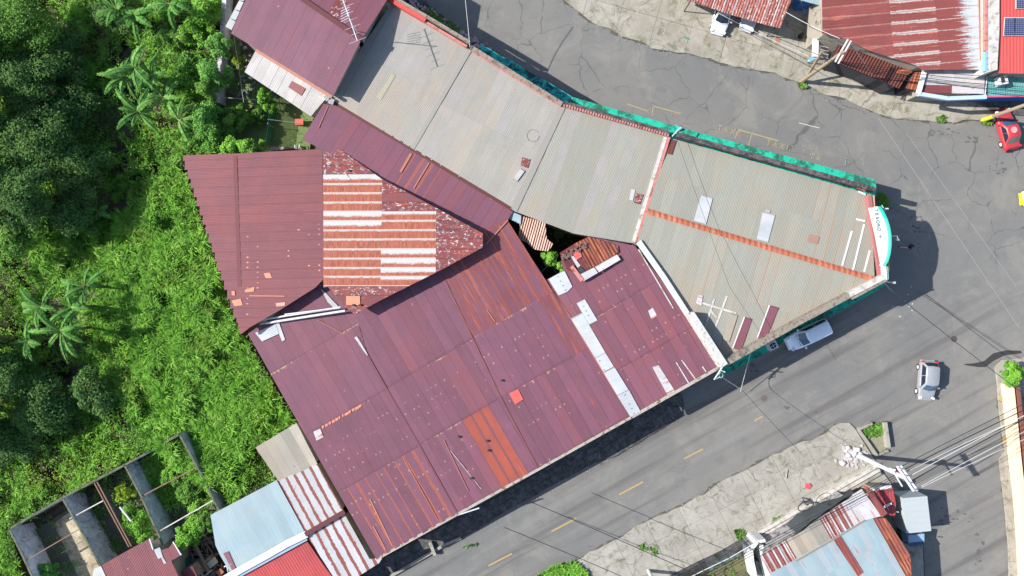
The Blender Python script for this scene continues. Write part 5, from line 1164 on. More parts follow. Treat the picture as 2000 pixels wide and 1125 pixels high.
car('parked_car', 'silver hatchback alone on the side road, with its windscreen towards the bottom', 'car', 1804, 741, (-.07, 1), 3.75, 1.68, 1.5, P_sil, glassf=M_glassb)
car('parked_car', 'white van-like car parked in the shade along the south-east front', 'car', 1573, 653, (-.90, .44), 4.35, 1.70, 1.7, paint('sky_tinted_van_paint', (.74, .80, .88)), 'van', glassf=M_glassb)  # white van, blue sky light of the shaded spot put into its paint
rc_ = car('parked_car', 'red car with a worn roof parked under the yellow footed pole', 'car', 1959, 255, (-.26, -.96), 3.9, 1.62, 1.4, P_red, 'sedan', glassf=M_glassb, glassr=M_glassg)
mb = MB(); mb.prism([(-.25+.30*math.cos(t), .30*math.sin(t)) for t in [k*.4 for k in range(16)]], 1.395, 1.408); mesh('roof_emblem', mb.V, mb.F, flat('worn_white_disc', (.5, .25, .25), .8, 7), rc_, world=False)
car('parked_car', 'white car standing half out from under the carport, the left one', 'car', 1408, 32, (-.26, .96), 3.9, 1.66, 1.5, P_wht, glassf=M_glass)
car('parked_car', 'white car of which only the nose shows beyond the carport edge', 'car', 1464, 27, (-.30, .95), 3.8, 1.6, 1.45, P_wht, glassf=M_glass)
car('parked_car', 'yellow car cut off by the right edge of the picture', 'car', 2027, 386, (-1, .1), 3.9, 1.65, 1.45, P_yel)
# lorry
lt = thing('lorry', 'white box lorry parked beside the lower right house', 'lorry', W(1752, 1008, 0))
def lp(x, y, z): return W(x, y, z)
mb = MB(); P = [W(x, y, 2.75) for x, y in [(1763, 973), (1811, 969), (1819, 1037), (1771, 1042)]]; mb.prism([(p.x, p.y) for p in P], .7, 2.75); mb.out('cargo_box', flat('lorry_box', (.33, .355, .36), .12, 2, .5), lt)
for k in range(6):
    t = (k+.5)/6; stripb(lt, 'roof_rib', [(1764+8*t, 974+66*t, 2.76), (1811+8*t, 970+66*t, 2.76)], .05, .02, bpy.data.materials['lorry_box'])
mb = MB(); P = [W(x, y, 2.0) for x, y in [(1774, 1046), (1806, 1043), (1809, 1064), (1779, 1068)]]; mb.prism([(p.x, p.y) for p in P], .4, [1.95, 1.95, 1.7, 1.7]); cab = mb.out('cab', flat('lorry_cab', (.22, .33, .46), .12, 2, .5), lt)
mb = MB(); P = [W(x, y, 2.0) for x, y in [(1779, 1062), (1807, 1059), (1808, 1065), (1780, 1069)]]; mb.prism([(p.x, p.y) for p in P], 1.1, 1.78); mb.out('windshield', M_glassb, lt)
mb = MB(); P = [W(x, y, .7) for x, y in [(1748, 970), (1790, 966), (1800, 1055), (1757, 1058)]]; mb.prism([(p.x, p.y) for p in P], .45, .68); mb.out('chassis', M_dst, lt)
for x, y in [(1744, 985), (1780, 982), (1752, 1050), (1784, 1047)]:
    c = W(x, y, .4); mb = MB(); mb.tube([(c.x-.12, c.y, .42), (c.x+.12, c.y, .42)], .42, 14); wh = mb.out('wheel', M_blk, lt)
mb = MB(); [mb.box((W(x, y, 1.7).x, W(x, y, 1.7).y, 1.7), (.2, .08, .3)) for x, y in [(1769, 1060), (1814, 1057)]]; mb.out('mirror', M_dst, lt)
# fan unit
fu = thing('fan_unit', 'square white air unit with dark round fan on the shaded front beside the white car', 'fan unit', Vector((W(1510, 676, 2).x, W(1510, 676, 2).y, 0)))
c = W(1510, 675, 2.4); MB().box((c.x, c.y, 2.05), (.86, .78, .7), .45).out('casing', M_wp2, fu)
mb = MB(); mb.prism([(c.x+.30*math.cos(t), c.y+.30*math.sin(t)) for t in [k*.42 for k in range(15)]], 2.38, 2.42); fa = mb.out('fan_grille', flat('dark_grille', (.01, .012, .04), .1, 3), fu)
mb = MB(); [mb.box((c.x, c.y, 2.43), (.56, .05, .02), .5+k*1.57) for k in range(2)]; mb.out('blade', M_steel, fa)
MB().bar((c.x-.2, c.y+.5, 1.7), (c.x-.2, c.y-.3, 1.7), .06).out('bracket', M_steel, fu); MB().bar((c.x+.2, c.y+.5, 1.7), (c.x+.2, c.y-.3, 1.7), .06).out('bracket', M_steel, fu)

# ================================================================= poles and cables
def pole(label, px, py, h, r0, r1, mat, foot=None):
    p = W(px, py); t = thing('utility_pole', label, 'pole', p); MB().tube([p, p+Vector((0, 0, h))], r0, 10, r1).out('shaft', mat, t)
    if foot: MB().tube([p+Vector((0, 0, .0)), p+Vector((0, 0, foot[1]))], r0*1.06, 10).out('painted_foot', foot[0], t)
    return t
p1 = pole('thick pale concrete utility pole with double steel cross arms leaning over the lorry', 1676, 889, 8.6, .24, .15, M_polec)
for a, b in [((1752, 911), (1784, 959)), ((1759, 910), (1791, 958))]:
    MB().bar(W(*a, 8.75), W(*b, 8.75), .15, .15).out('cross_arm', M_steel, p1)
MB().bar(W(1745, 921, 6.9), W(1762, 950, 6.9), .10, .1).out('cross_arm', M_steel, p1)
for k in range(4):
    t = .08+k*.28; q = W(1752+32*t+3, 911+48*t, 8.8); MB().tube([q, q+Vector((0, 0, .25))], .07).out('insulator', flat('porcelain', (.25, .2, .22), .2, 3) if k == 0 else bpy.data.materials['porcelain'], p1)
for dx, dy, dz in ((.25, .2, 6.2), (-.2, .25, 6.4)):
    q = W(1676, 889)+Vector((dx, dy, dz)); MB().box(q, (.3, .3, .5)).out('terminal_box', M_pinkr if dx > 0 else M_steel, p1)
p2 = pole('wooden utility pole with two white cross arms over the brown stall roof', 1564, 160, 8.5, .20, .13, M_wood)
for a, b in [((1656, 77), (1631, 121)), ((1662, 80), (1637, 124))]: MB().bar(W(*a, 8.2), W(*b, 8.2), .11, .11).out('cross_arm', M_wp2, p2)
MB().bar(W(1564, 160)+Vector((.1, -.3, 0)), W(1564, 160)+Vector((.05, 1.4, 4.5)), .2, .2).out('stub_post', M_wood, p2)
p3 = pole('pole with a yellow painted foot leaning over the red car', 1918, 235, 9, .20, .14, M_wood, (M_yelc, 1.6))
p4 = pole('pole at the bottom edge, mostly outside the picture', 1266, 1113, 8.5, .18, .12, M_wp2)
p5 = pole('slim metal service pole where purple roof and stone parapet meet the lower road', 1379, 712, 5.9, .05, .05, M_steel)
def sag(a, b, s, n=14):
    a, b = W(*a), W(*b); return [a.lerp(b, k/n)-Vector((0, 0, s*4*(k/n)*(1-k/n))) for k in range(n+1)]
def cable(label, a, b, s=.3, r=.03, mat=None, group=None):
    o = MB().tube(sag(a, b, s), r, 5).out('cable', mat or M_cable); tag(o, label, 'cable', group); return o
gb = 'cables from the concrete pole to the upper right'
for k, (a, y, r, m) in enumerate([((1753, 915, 8.4), 783, .028, M_cable), ((1757, 922, 8.4), 797, .04, M_cable), ((1768, 935, 8.4), 803, .035, M_cabw), ((1772, 944, 8.4), 808, .045, M_cable), ((1764, 925, 8.3), 812, .03, M_cabw), ((1750, 930, 6.9), 822, .035, M_cable)]):
    cable(['topmost thin dark', 'second, thicker dark', 'upper pale', 'thickest dark', 'lower pale', 'lowest dark'][k]+' cable of the bundle from the concrete pole to the upper right', a, (2160, y-70, 8.2), .3, r, m, gb)
cable('pale single cable just below the dense bundle on the right', (1784, 958, 8.3), (2160, 765, 8.0), .3, .028, M_cabw)
cable('lowest pale cable on the right, ending at the lorry end of the cross arm', (1790, 957, 8.3), (2160, 790, 8.0), .3, .028, M_cabw)
gb = 'cables above the white coping'
for k in range(3): cable(['upper', 'middle', 'lower'][k]+' of three thin dark cables running above the white coping', (1748+k*3, 928+k*3, 6.8), (1300+k*6, 1165+k*3, 6.2), .2, .026, M_cable, gb)
cable('dark cable crossing the lower road, the right one', (1036, 980, 4.8), (1400, 1140, 5.5), .25, .032)
cable('dark cable crossing the lower road, the left one', (985, 1030, 4.8), (1260, 1146, 5.5), .2, .03)
cable('dark cable from the pointed building corner across the junction', (1726, 556, 5.2), (2040, 800, 6.5), .3, .028)
cable('short dark cable north of the junction diagonal with a small black joint', (1790, 568, .6), (1990, 700, .6), .1, .022)
cable('pale white cable dropping to the red coping of the beige building', (905, -40, 8), (918, 92, 5.6), .2, .03, M_cabw)
cable('thin dark cable across the grey green roof over the white sheet', (1319, 262, 5.9), (1425, 560, 7.4), .2, .013)
cable('thin dark cable across the grey green roof ending at the brown patch', (1425, 560, 7.4), (1520, 700, 6.4), .1, .013)
cable('pale cable from the carport corner to the booth', (1534, 23, 3.4), (1640, 75, 6.5), .2, .025, M_cabw)
cable('thin cable from the top edge down past the dark yard to the booth wall', (1558, -20, 6), (1582, 52, 5), .2, .02)
cable('pale cable between the two white cars', (1402, 25, 4.5), (1580, 110, 5.5), .2, .022, M_cabw)
cable('upper thin dark cable over the concrete yard to the wooden pole', (1290, -30, 7), (1632, 121, 8.2), .3, .022)
cable('lower thin dark cable over the concrete yard to the wooden pole', (1300, -30, 6.5), (1600, 140, 5), .3, .02)
gb = 'cables from the wooden pole to the right edge'
for k in range(5): cable(['highest', 'second', 'third', 'fourth', 'lowest'][k]+' dark cable sagging from the wooden pole to the right edge', (1630+k*5, 118+k*2, 6.5-k*.3), (2060, 155+k*9, 6-.5*k), .8+.2*k, .025, M_cable, gb)
cable('pale stay cable from the white cross arm down over the brown stall roof', (1660, 82, 8.3), (1722, 172, .4), 0, .028, M_cabw)
cable('pale cable hanging from the shaded front across to the sunlit lower road', (1467, 685, 5.0), (1446, 765, 1.0), .0, .03, M_cabw)
cable('pale cable from the service pole down into the shaded lower road', (1405, 733, 5.4), (1450, 762, 3.0), .25, .025, M_cabw)
cable('dark cable from the service pole to the lower pavement', (1450, 762, 3.0), (1560, 880, 6.0), .3, .02)
cable('white cable laid over the yellow bracket corner into the shade', (1724, 549, 5.4), (1760, 583, 2.0), .2, .025, M_cabw)
for lb, cx, cy, rx, ry in [('black loop of spare cable hanging over the white coping, the left one', 1574, 988, 15, 9), ('thin loop of spare cable hanging over the white coping, the right one', 1609, 973, 14, 9)]:
    o = MB().tube([W(cx+rx*math.cos(t), cy-4*math.cos(t)*1.2+ry*math.sin(t), 5.6) for t in [k*6.2832/24 for k in range(25)]], .045 if rx == 15 else .025, 5, cap=False).out('cable_coil', M_cable); tag(o, lb, 'cable')
bk = thing('service_bracket', 'pale metal service bracket with short wires at the eave of the largest roof', 'bracket', W(890, 1000, 0))
MB().bar(W(884, 1009, 4.7), W(936, 992, 4.7), .10, .10).out('arm', M_polec, bk)
mb = MB(); r_ = random.Random(4)
for k in range(12): x = 886+k*4; a = W(x, 1007-k*1.3, 4.7); mb.tube([a, a+Vector((r_.uniform(-.3, .3), r_.uniform(-.5, .2), -.4))], .02)
mb.out('wire', M_cable, bk)
bk = thing('service_bracket', 'bent metal bracket at the meeting of purple eave and stone parapet', 'bracket', W(1400, 722, 0))
MB().tube([W(1412, 715, 5.9), W(1395, 741, 5.4), W(1406, 736, 5.3)], .06).out('arm', M_polec, bk); MB().tube([W(1408+4*math.cos(t), 733+5*math.sin(t), 5.3) for t in [k*.5 for k in range(13)]], .03).out('loop', M_cabw, bk)

# ================================================================= people
M_skin = flat('skin', (.30, .15, .09), .1, 3, .5); M_hair = flat('dark_hair', (.015, .012, .010), .2, 9, .6)
def person(label, px, py, face, top, legs, stride=.22):
    p = W(px, py, .0); bm_v = []; E = []; R = []
    def add(v, r, par=None): bm_v.append(v); R.append(r); k = len(bm_v)-1; (E.append((par, k)) if par is not None else None); return k
    pel = add((0, 0, .93), .13); ch = add((0, 0, 1.22), .15, pel); nk = add((.01, 0, 1.43), .07, ch); hd1 = add((.03, 0, 1.55), .085, nk); add((.03, 0, 1.68), .09, hd1)
    for s in (1, -1):
        hp = add((0, s*.10, .88), .10, pel); kn = add((s*stride*.5+.03, s*.11, .50), .065, hp); an = add((s*stride-.02, s*.11, .09), .045, kn); add((s*stride+.16, s*.12, .05), .04, an)
        sh = add((0, s*.19, 1.38), .065, ch); el = add((-s*.10, s*.25, 1.10), .045, sh); add((-s*.02+.08, s*.24, .88), .035, el)
    me = bpy.data.meshes.new('person'); me.from_pydata(bm_v, E, []); o = bpy.data.objects.new('person', me); C.objects.link(o)
    o.modifiers.new('k', 'SKIN'); sv = me.skin_vertices
    if not sv:
        bpy.context.view_layer.objects.active = o; o.select_set(True)
        try: bpy.ops.mesh.customdata_skin_add()
        except Exception: pass
        sv = me.skin_vertices
    for i, r in enumerate(R): sv[0].data[i].radius = (r, r)
    sv[0].data[0].use_root = True
    s2 = o.modifiers.new('s', 'SUBSURF'); s2.levels = 1; s2.render_levels = 1
    dg = bpy.context.evaluated_depsgraph_get(); ev = o.evaluated_get(dg); nm = bpy.data.meshes.new_from_object(ev)
    o.modifiers.clear(); o.data = nm; nm.materials.clear()
    for m in (M_skin, top, legs): nm.materials.append(m)
    for f in nm.polygons:
        z = f.center.z; y = abs(f.center.y); f.material_index = 0 if z > 1.45 or (y > .19 and z < 1.16 and z > .7) else (1 if z > .90 else 2); f.use_smooth = True
    o.location = (p.x, p.y, 0); o.rotation_euler = (0, 0, face); tag(o, label, 'person')
    def sub(nm_, pts, m):
        mb = MB(); mb.tube(pts, .1, 10); return mesh(nm_, mb.V, mb.F, m, o, world=False, smooth=True)
    V = []; F = []; n = 10
    for i in range(6):
        a = i/5*1.45; V += [(.02+.105*math.cos(a)*math.cos(t*.6283), .10*math.cos(a)*math.sin(t*.6283), 1.66+.11*math.sin(a)) for t in range(n)]
    F = [[i*n+j, i*n+(j+1) % n, (i+1)*n+(j+1) % n, (i+1)*n+j] for i in range(5) for j in range(n)]+[list(range(5*n, 6*n))]
    mesh('hair', V, F, M_hair, o, world=False, smooth=True)
    mb = MB(); mb.box((.125, 0, 1.60), (.04, .03, .05)); mesh('nose', mb.V, mb.F, M_skin, o, world=False)
    for s in (1, -1):
        mb = MB(); mb.box((.12, s*.035, 1.635), (.015, .022, .014)); mesh('eye', mb.V, mb.F, M_hair, o, world=False)
        mb = MB(); mb.box((.02, s*.10, 1.61), (.05, .02, .06)); mesh('ear', mb.V, mb.F, M_skin, o, world=False)
        for k in range(5):
            x0 = -s*.02+.08; a = Vector((x0+(.035-.017*k if k < 4 else .045), s*.24, .84+(.03 if k == 4 else 0))); mb = MB()
            mb.tube([a, a+Vector((.012, -s*.004, -.04 if k < 4 else -.02)), a+Vector((.02, -s*.02, -(.075 if k in (1, 2) else .06) if k < 4 else -.045))], .010, 5, .007); mesh('finger', mb.V, mb.F, M_skin, o, world=False)
        mb = MB(); mb.box((s*stride+.08, s*.115, .035), (.27, .10, .07)); mesh('shoe', mb.V, mb.F, M_blk if s > 0 else M_blk, o, world=False)
    return o
person('person in dark top and pale pink trousers walking in the rounded sign shade', 1765, 483, math.radians(160), flat('dark_shirt', (.012, .014, .02), .2, 5), flat('pale_pink_trousers', (.5, .36, .42), .2, 5), .34)
person('person in a dark purple top beside the coping at the lower right', 1563, 975, math.radians(30), flat('purple_shirt', (.05, .03, .05), .4, 5), flat('blue_jeans', (.10, .12, .2), .3, 5))

# ================================================================= rubbish and small things
gr = 'white rubbish bags at the pole'
src = None; r_ = random.Random(2)
for k, (x, y, s_) in enumerate([(1654, 873, .5), (1672, 877, .55), (1665, 884, .6), (1655, 888, .5), (1643, 903, .55), (1678, 886, .45), (1660, 895, .35), (1650, 880, .3)]):
    c = W(x, y); mb = MB(); V = []; n = 8
    for i, (zz, rr) in enumerate([(0, .7), (.25, 1), (.6, .8), (.85, .3)]): V += [(rr*s_*.6*math.cos(t*.785)*r_.uniform(.75, 1.2), rr*s_*.5*math.sin(t*.785)*r_.uniform(.75, 1.2), zz*s_*.8+.14) for t in range(n)]
    F = [[i*n+j, i*n+(j+1) % n, (i+1)*n+(j+1) % n, (i+1)*n+j] for i in range(3) for j in range(n)]+[list(range(3*n, 4*n))]
    o = mesh('rubbish_bag', [Vector(v) for v in V], F, M_wp2 if k % 3 else M_wpaint); o.location = (c.x, c.y, 0); tag(o, 'white rubbish bag in the heap at the foot of the concrete pole', 'rubbish bag', gr)
mb = MB()
for k in range(80):
    x, y = r_.gauss(1662, 14), r_.gauss(888, 11); c = W(x, y); s_ = r_.uniform(.06, .25); mb.box((c.x, c.y, .17+s_*.2), (s_*1.4, s_, s_*.5), r_.uniform(0, 3))
mb.out('litter', flat('pale_litter', (.36, .33, .33), 1.2, 5), kind='stuff')
mb = MB()
for k in range(260):
    t = r_.random(); x = 800+t*175+r_.gauss(0, 2); y = 2+t*112+r_.gauss(0, 4); c = W(x, y); s_ = r_.uniform(.05, .2); mb.box((c.x, c.y, .15+s_*.2), (s_*1.6, s_, s_*.6), r_.uniform(0, 3))
for k in range(120):
    t = r_.random(); x = 985+t*100+r_.gauss(0, 3); y = 118+t*66+r_.gauss(0, 3); c = W(x, y); s_ = r_.uniform(.04, .15); mb.box((c.x, c.y, .12+s_*.2), (s_*1.6, s_, s_*.6), r_.uniform(0, 3))
mb.out('rubble', flat('pink_white_rubble', (.36, .26, .28), 1.6, 4), kind='stuff')
mb = MB()
for k in range(420):
    t = r_.random(); L = [((1250, 85), (1330, 104)), ((1110, 8), (1230, 76)), ((1000, 995), (1240, 872)), ((1600, 190), (1900, 245)), ((1300, 1003), (1480, 905)), ((1250, 205), (1700, 330))][r_.randrange(6)]
    x = L[0][0]+t*(L[1][0]-L[0][0])+r_.gauss(0, 5); y = L[0][1]+t*(L[1][1]-L[0][1])+r_.gauss(0, 5); c = W(x, y); s_ = r_.uniform(.02, .08); mb.box((c.x, c.y, .01+s_*.3), (s_*1.5, s_, s_*.7), r_.uniform(0, 3))
mb.out('grit', flat('grit', (.25, .24, .22), 1.2, 6), kind='stuff')
def scrap(name, label, cat, px, py, pts, mat, z=.16, h=.12):
    P = [W(px+a, py+b, z) for a, b in pts]; mb = MB(); mb.prism([(p.x, p.y) for p in P], z, z+h); tag(mb.out(name, mat), label, cat)
scrap('plastic_bag', 'crumpled pink bag lying on the lower right pavement', 'bag', 1578, 949, [(-5, -4), (3, -5), (6, 0), (0, 6), (-6, 3)], M_pinkr)
scrap('bucket', 'small green bucket behind the white coping', 'bucket', 1646, 962, [(-3, -2), (0, -3), (3, -1), (2, 3), (-2, 3)], M_green2, .2, .3)
scrap('board', 'pale stick lying on the pavement slabs at the lower right', 'stick', 1536, 925, [(1, -8), (2, -8), (-1, 9), (-2, 9)], M_wpaint)
scrap('board', 'orange stained flat scrap on the yard before the dark shade of the carport', 'scrap', 1518, 79, [(-4, -5), (6, -2), (3, 6), (-3, 3)], M_ridge, .15, .03)
scrap('board', 'green flat scrap on the concrete yard left of the white cars', 'scrap', 1342, 74, [(-5, -3), (5, 1), (4, 4), (-5, 1)], flat('green_scrap', (.03, .2, .13), .3, 3), .15, .03)
scrap('tyre', 'black round bin at the right end of the shaded carport yard', 'bin', 1563, 72, [(5*math.cos(t), 5*math.sin(t)) for t in [k*.628 for k in range(10)]], M_blk, .14, .5)
scrap('bottle_crate', 'small blue grey bundle in the dark yard beside the carport', 'bundle', 1571, 22, [(-4, -6), (3, -7), (5, 5), (-2, 7)], M_lblue, .14, .35)
mb = MB()
for k in range(9): c = W(1742+r_.uniform(0, 60), 585+r_.uniform(-20, 40)-k, 0); mb.box((c.x, c.y, .03), (.12, .06, .04), r_.uniform(0, 3))
mb.out('litter', M_wp2, kind='stuff')

# ================================================================= vegetation
def vn(x, y, s, seed):
    r = np.random.default_rng(seed); g = r.random((257, 257)); u = (x/s) % 256; v = (y/s) % 256; i = u.astype(int); j = v.astype(int); fu = u-i; fv = v-j
    fu = fu*fu*(3-2*fu); fv = fv*fv*(3-2*fv); a = g[i, j]*(1-fu)+g[i+1, j]*fu; b = g[i, j+1]*(1-fu)+g[i+1, j+1]*fu; return a*(1-fv)+b*fv
def inpoly(px, py, poly):
    c = np.zeros(len(px), bool); n = len(poly)
    for i in range(n):
        (x1, y1), (x2, y2) = poly[i], poly[(i+1) % n]
        k = ((y1 > py) != (y2 > py)) & (px < (x2-x1)*(py-y1)/(y2-y1+1e-9)+x1); c ^= k
    return c
def fastmesh(name, V, Fn, per, tint, mat, parent=None, kind=None, off=(0, 0, 0)):
    """V (N,3), faces are consecutive quads described by index array Fn (M,4); tint per face"""
    me = bpy.data.meshes.new(name); V = V-np.array(off)[None]; M_ = len(Fn); k = Fn.shape[1]
    me.vertices.add(len(V)); me.vertices.foreach_set('co', V.astype(np.float32).ravel())
    me.loops.add(M_*k); me.loops.foreach_set('vertex_index', Fn.astype(np.int32).ravel())
    me.polygons.add(M_); me.polygons.foreach_set('loop_start', (np.arange(M_)*k).astype(np.int32))
    a = me.attributes.new('tint', 'FLOAT', 'FACE'); a.data.foreach_set('value', tint.astype(np.float32))
    me.update(calc_edges=True); me.validate(); return link(name, me, mat, parent, kind)
def leaves(name, P, Nr, size, tint, mat, asp=.5, parent=None, kind=None, off=(0, 0, 0)):
    n = len(P); t = RNG.normal(size=(n, 3)); t -= Nr*(t*Nr).sum(1)[:, None]; t /= np.linalg.norm(t, axis=1)[:, None]+1e-9; b = np.cross(Nr, t); s = size[:, None]
    V = np.stack([P-t*s*.5, P+b*s*asp*.5, P+t*s*.5, P-b*s*asp*.5], 1).reshape(-1, 3)
    return fastmesh(name, V, np.arange(4*n).reshape(-1, 4), 4, tint, mat, parent, kind, off)
def unit(v): return v/(np.linalg.norm(v, axis=1)[:, None]+1e-9)
L_dark = leafmat('dark_tree_leaves', (.036, .082, .026), (.072, .155, .040), (.14, .25, .065))
L_mid = leafmat('mid_green_leaves', (.058, .145, .024), (.12, .25, .042), (.19, .34, .075))
L_brt = leafmat('bright_green_leaves', (.078, .215, .026), (.17, .38, .045), (.28, .47, .09))
L_blue = leafmat('bluish_green_leaves', (.055, .175, .032), (.125, .31, .055), (.23, .43, .09))
L_yel = leafmat('yellow_green_leaves', (.14, .25, .02), (.27, .40, .035), (.38, .42, .08))
L_gr = leafmat('tall_grass_blades', (.075, .21, .024), (.17, .38, .045), (.33, .52, .11), .55, .3)
L_ban = leafmat('banana_leaves', (.045, .15, .028), (.085, .24, .045), (.17, .37, .08), .4, .3)
M_bark = flat('bark', (.10, .08, .06), .5, 4, .9)
def ground_z(px, py):
    x, y = px, py; return -1.6*np.exp(-((x-150)/110.)**2)*np.clip((900-y)/200, 0, 1)
def tree(label, px, py, rpx, h, mat, nl=None, size=.23, group=None, name='tree', low=.35, cat='tree', clump=.30):
    gz = float(ground_z(np.array(px*1.), np.array(py*1.))); base = W(px, py, h*.7); base = Vector((base.x, base.y, gz)); R = rpx*.05*(1-h*.7/H)
    t = thing(name, label, cat, base, group); H_ = h
    mb = MB(); top = base+Vector((random.uniform(-.3, .3), random.uniform(-.3, .3), (H_)*.72)); mb.tube([base, base.lerp(top, .5)+Vector((.1, .05, 0)), top], .05+.04*R, 7, .03+.015*R)
    for k in range(6):
        a = k*1.05+random.random(); s0 = base.lerp(top, random.uniform(.35, .8)); e = s0+Vector((math.cos(a)*R*.7, math.sin(a)*R*.7, R*random.uniform(.2, .5))); mb.tube([s0, s0.lerp(e, .5)+Vector((0, 0, .1)), e], .03+.015*R, 5, .015)
    mb.out('trunk', M_bark, t)
    nc = max(14, int(34*min(2, R/1.6))); th = RNG.random(nc)*6.2832; rr = np.sqrt(RNG.random(nc))*R*(.95-clump*.4); irr = 1+.25*np.sin(th*3+px)+.12*np.sin(th*5)
    cx, cy = np.cos(th)*rr*irr, np.sin(th)*rr*irr; cz = (H_-R*clump)*(1)-(H_*(1-low))*.55*(rr/R)**2*RNG.uniform(.5, 1.2, nc)-RNG.random(nc)*.35*R
    cr = R*clump*RNG.uniform(.7, 1.25, nc); n = int((nl*1.9 if nl else 1500*R*R+1000)); w = cr**2; ci = RNG.choice(nc, n, p=w/w.sum())
    d = unit(RNG.normal(size=(n, 3))+np.array([0, 0, .55])); rad = cr[ci]*np.clip(RNG.normal(.9, .18, n), .3, 1.25)
    P = np.stack([cx[ci], cy[ci], cz[ci]], 1)+d*rad[:, None]*np.array([1, 1, .8]); P[:, 2] = np.maximum(P[:, 2], .25)
    Nr = unit(d*.7+RNG.normal(size=(n, 3))*.45+np.array([0, 0, .5])); ct = RNG.random(nc)
    tint = np.clip(.55*ct[ci]+RNG.random(n)*.5, 0, 1)
    Pw = P+np.array(base)[None]; leaves('crown', Pw, Nr, size*RNG.uniform(.6, 1.3, n), tint, mat, .55, t, off=tuple(base)); return t
gT = 'dark trees along the left edge'
dk = [(28, 40, 62, 7.5, 'bright topped tree in the top left corner'), (98, 100, 55, 5.5, 'dark tree just right of the top left corner tree'), (38, 160, 66, 7, 'tall dark tree at the left edge level with the banana plants'),
      (112, 210, 56, 6, 'dark tree facing the gap before the big banana clump'), (55, 275, 68, 8.5, 'widest dark tree at the left edge, beside the dark gully'), (125, 325, 58, 7.5, 'dark tree leaning over the gully above the pink shed level'),
      (38, 372, 60, 9.5, 'dark tree at the left edge level with the top of the pink shed'), (118, 415, 48, 6.5, 'lower dark tree at the end of the shaded gully'), (20, 455, 45, 6, 'small mid green tree at the left edge above the sunlit grass'),
      (12, 735, 50, 6, 'dark tree at the left edge below the lower banana clump'), (72, 800, 56, 5.5, 'broad dark tree above the roofless ruin'), (160, 775, 44, 5, 'rounded dark bush right of the broad tree above the ruin'), (15, 865, 45, 4.5, 'dark bush at the left edge above the yellow green shrubs'), (205, 15, 38, 5, 'dark bush among the grass at the top')]
for k, (x, y, r, h, lb) in enumerate(dk): tree(lb, x, y, r, h, L_mid if k in (0, 8) else L_dark, group=gT)
for k, (x, y, r, h) in enumerate([(-70, 60, 70, 8), (-80, 220, 75, 9.5), (-75, 360, 70, 10), (-70, 700, 60, 7.5), (-75, 820, 60, 8)]): tree('tall tree outside the left edge, '+['at the top corner', 'shading the banana plants', 'shading the pink shed gully', 'shading the lower banana clump', 'level with the ruin'][k], x, y, r, h, L_dark, group='trees beyond the left edge', size=.4)
md = [(428, 92, 26, 4.5, 'round pale green tree nearest the boundary wall top', L_blue), (415, 140, 30, 5, 'pale green tree overhanging the boundary wall', L_blue), (403, 178, 24, 4.2, 'pale green tree at the lower end of the boundary wall', L_mid),
      (395, 230, 32, 5, 'leafy pale green tree above the pink shed corner', L_blue), (415, 262, 28, 3.8, 'leafy tree left of the shaded garden', L_blue), (448, 240, 24, 3.2, 'round leafed bush next to the garden shade', L_mid),
      (375, 280, 26, 3.2, 'bush touching the north-west corner of the pink shed', L_mid), (455, 290, 24, 5.4, 'bright bush spilling over the edge of the pink shed roof', L_brt), (490, 290, 22, 5.5, 'bright bush at the garden end of the pink shed edge', L_brt),
      (330, 70, 30, 3, 'mottled green bush below the top banana plants', L_mid), (375, 60, 30, 3.4, 'yellowish green bush between banana plants and boundary wall', L_brt), (365, 120, 28, 3, 'soft green bush right of the banana clump', L_blue),
      (340, 165, 24, 2.6, 'low olive bush right of the banana clump', L_mid), (395, 20, 34, 4, 'bright bush at the top near the boundary wall', L_brt), (130, 20, 32, 4, 'light green bush at the top left', L_brt),
      (516, 188, 15, 3, 'small bright tree at the top of the net fence', L_brt), (525, 208, 14, 2.2, 'small bright bush leaning on the net fence', L_brt), (465, 118, 13, 2.2, 'yellow green young tree in the shaded yard', L_yel), (470, 218, 20, 2.0, 'low shaded bush in the small garden', L_mid),
      (500, 225, 18, 1.6, 'low garden bush beside the net fence', L_mid),
      (1073, 505, 17, 5.0, 'bright small tree in the dark courtyard below the tile roof', L_brt), (1094, 522, 11, 4.9, 'bright leaf tuft beside the rust brown courtyard roof', L_brt), (1088, 450, 18, 1.4, 'dark shrub in the shaded courtyard under the beige roof', L_dark),
      (1980, 731, 24, 2.8, 'round bright green bush at the right edge by the cream wall', L_brt),
      (365, 955, 30, 2.4, 'olive leafed shrub inside the right room of the ruin', L_mid), (385, 1010, 26, 2.8, 'bright shrub growing over the ruin right wall', L_brt), (365, 1050, 24, 3.6, 'bright shrub by the junk yard', L_brt), (400, 1022, 16, 4.4, 'leafy branch tip over the pale blue roof', L_mid),
      (240, 965, 18, 1.4, 'yellow green shrub in the middle room of the ruin', L_yel), (268, 1025, 24, 2.8, 'bright shrub beside the middle wall of the ruin', L_brt), (285, 1050, 16, 2.8, 'bright shrub over the edge of the faded pink roof', L_brt), (252, 1000, 16, 2.0, 'light green shrub in the middle room of the ruin by the rusty beams', L_brt), (330, 930, 20, 1.8, 'leafy weed bush inside the right room of the ruin', L_brt), (350, 905, 24, 2, 'tall weed bush at the ruin corner', L_brt), (92, 1112, 18, 2.2, 'bluish bush in the left room of the ruin', L_blue)]
for x, y, r, h, lb, m in md: tree(lb, x, y, r, h, m, size=.21 if r > 16 else .17, cat='shrub' if h < 3.6 else 'tree', name='shrub' if h < 3.6 else 'small_tree', low=.1, clump=.30, nl=int(900+r*r*2.6))
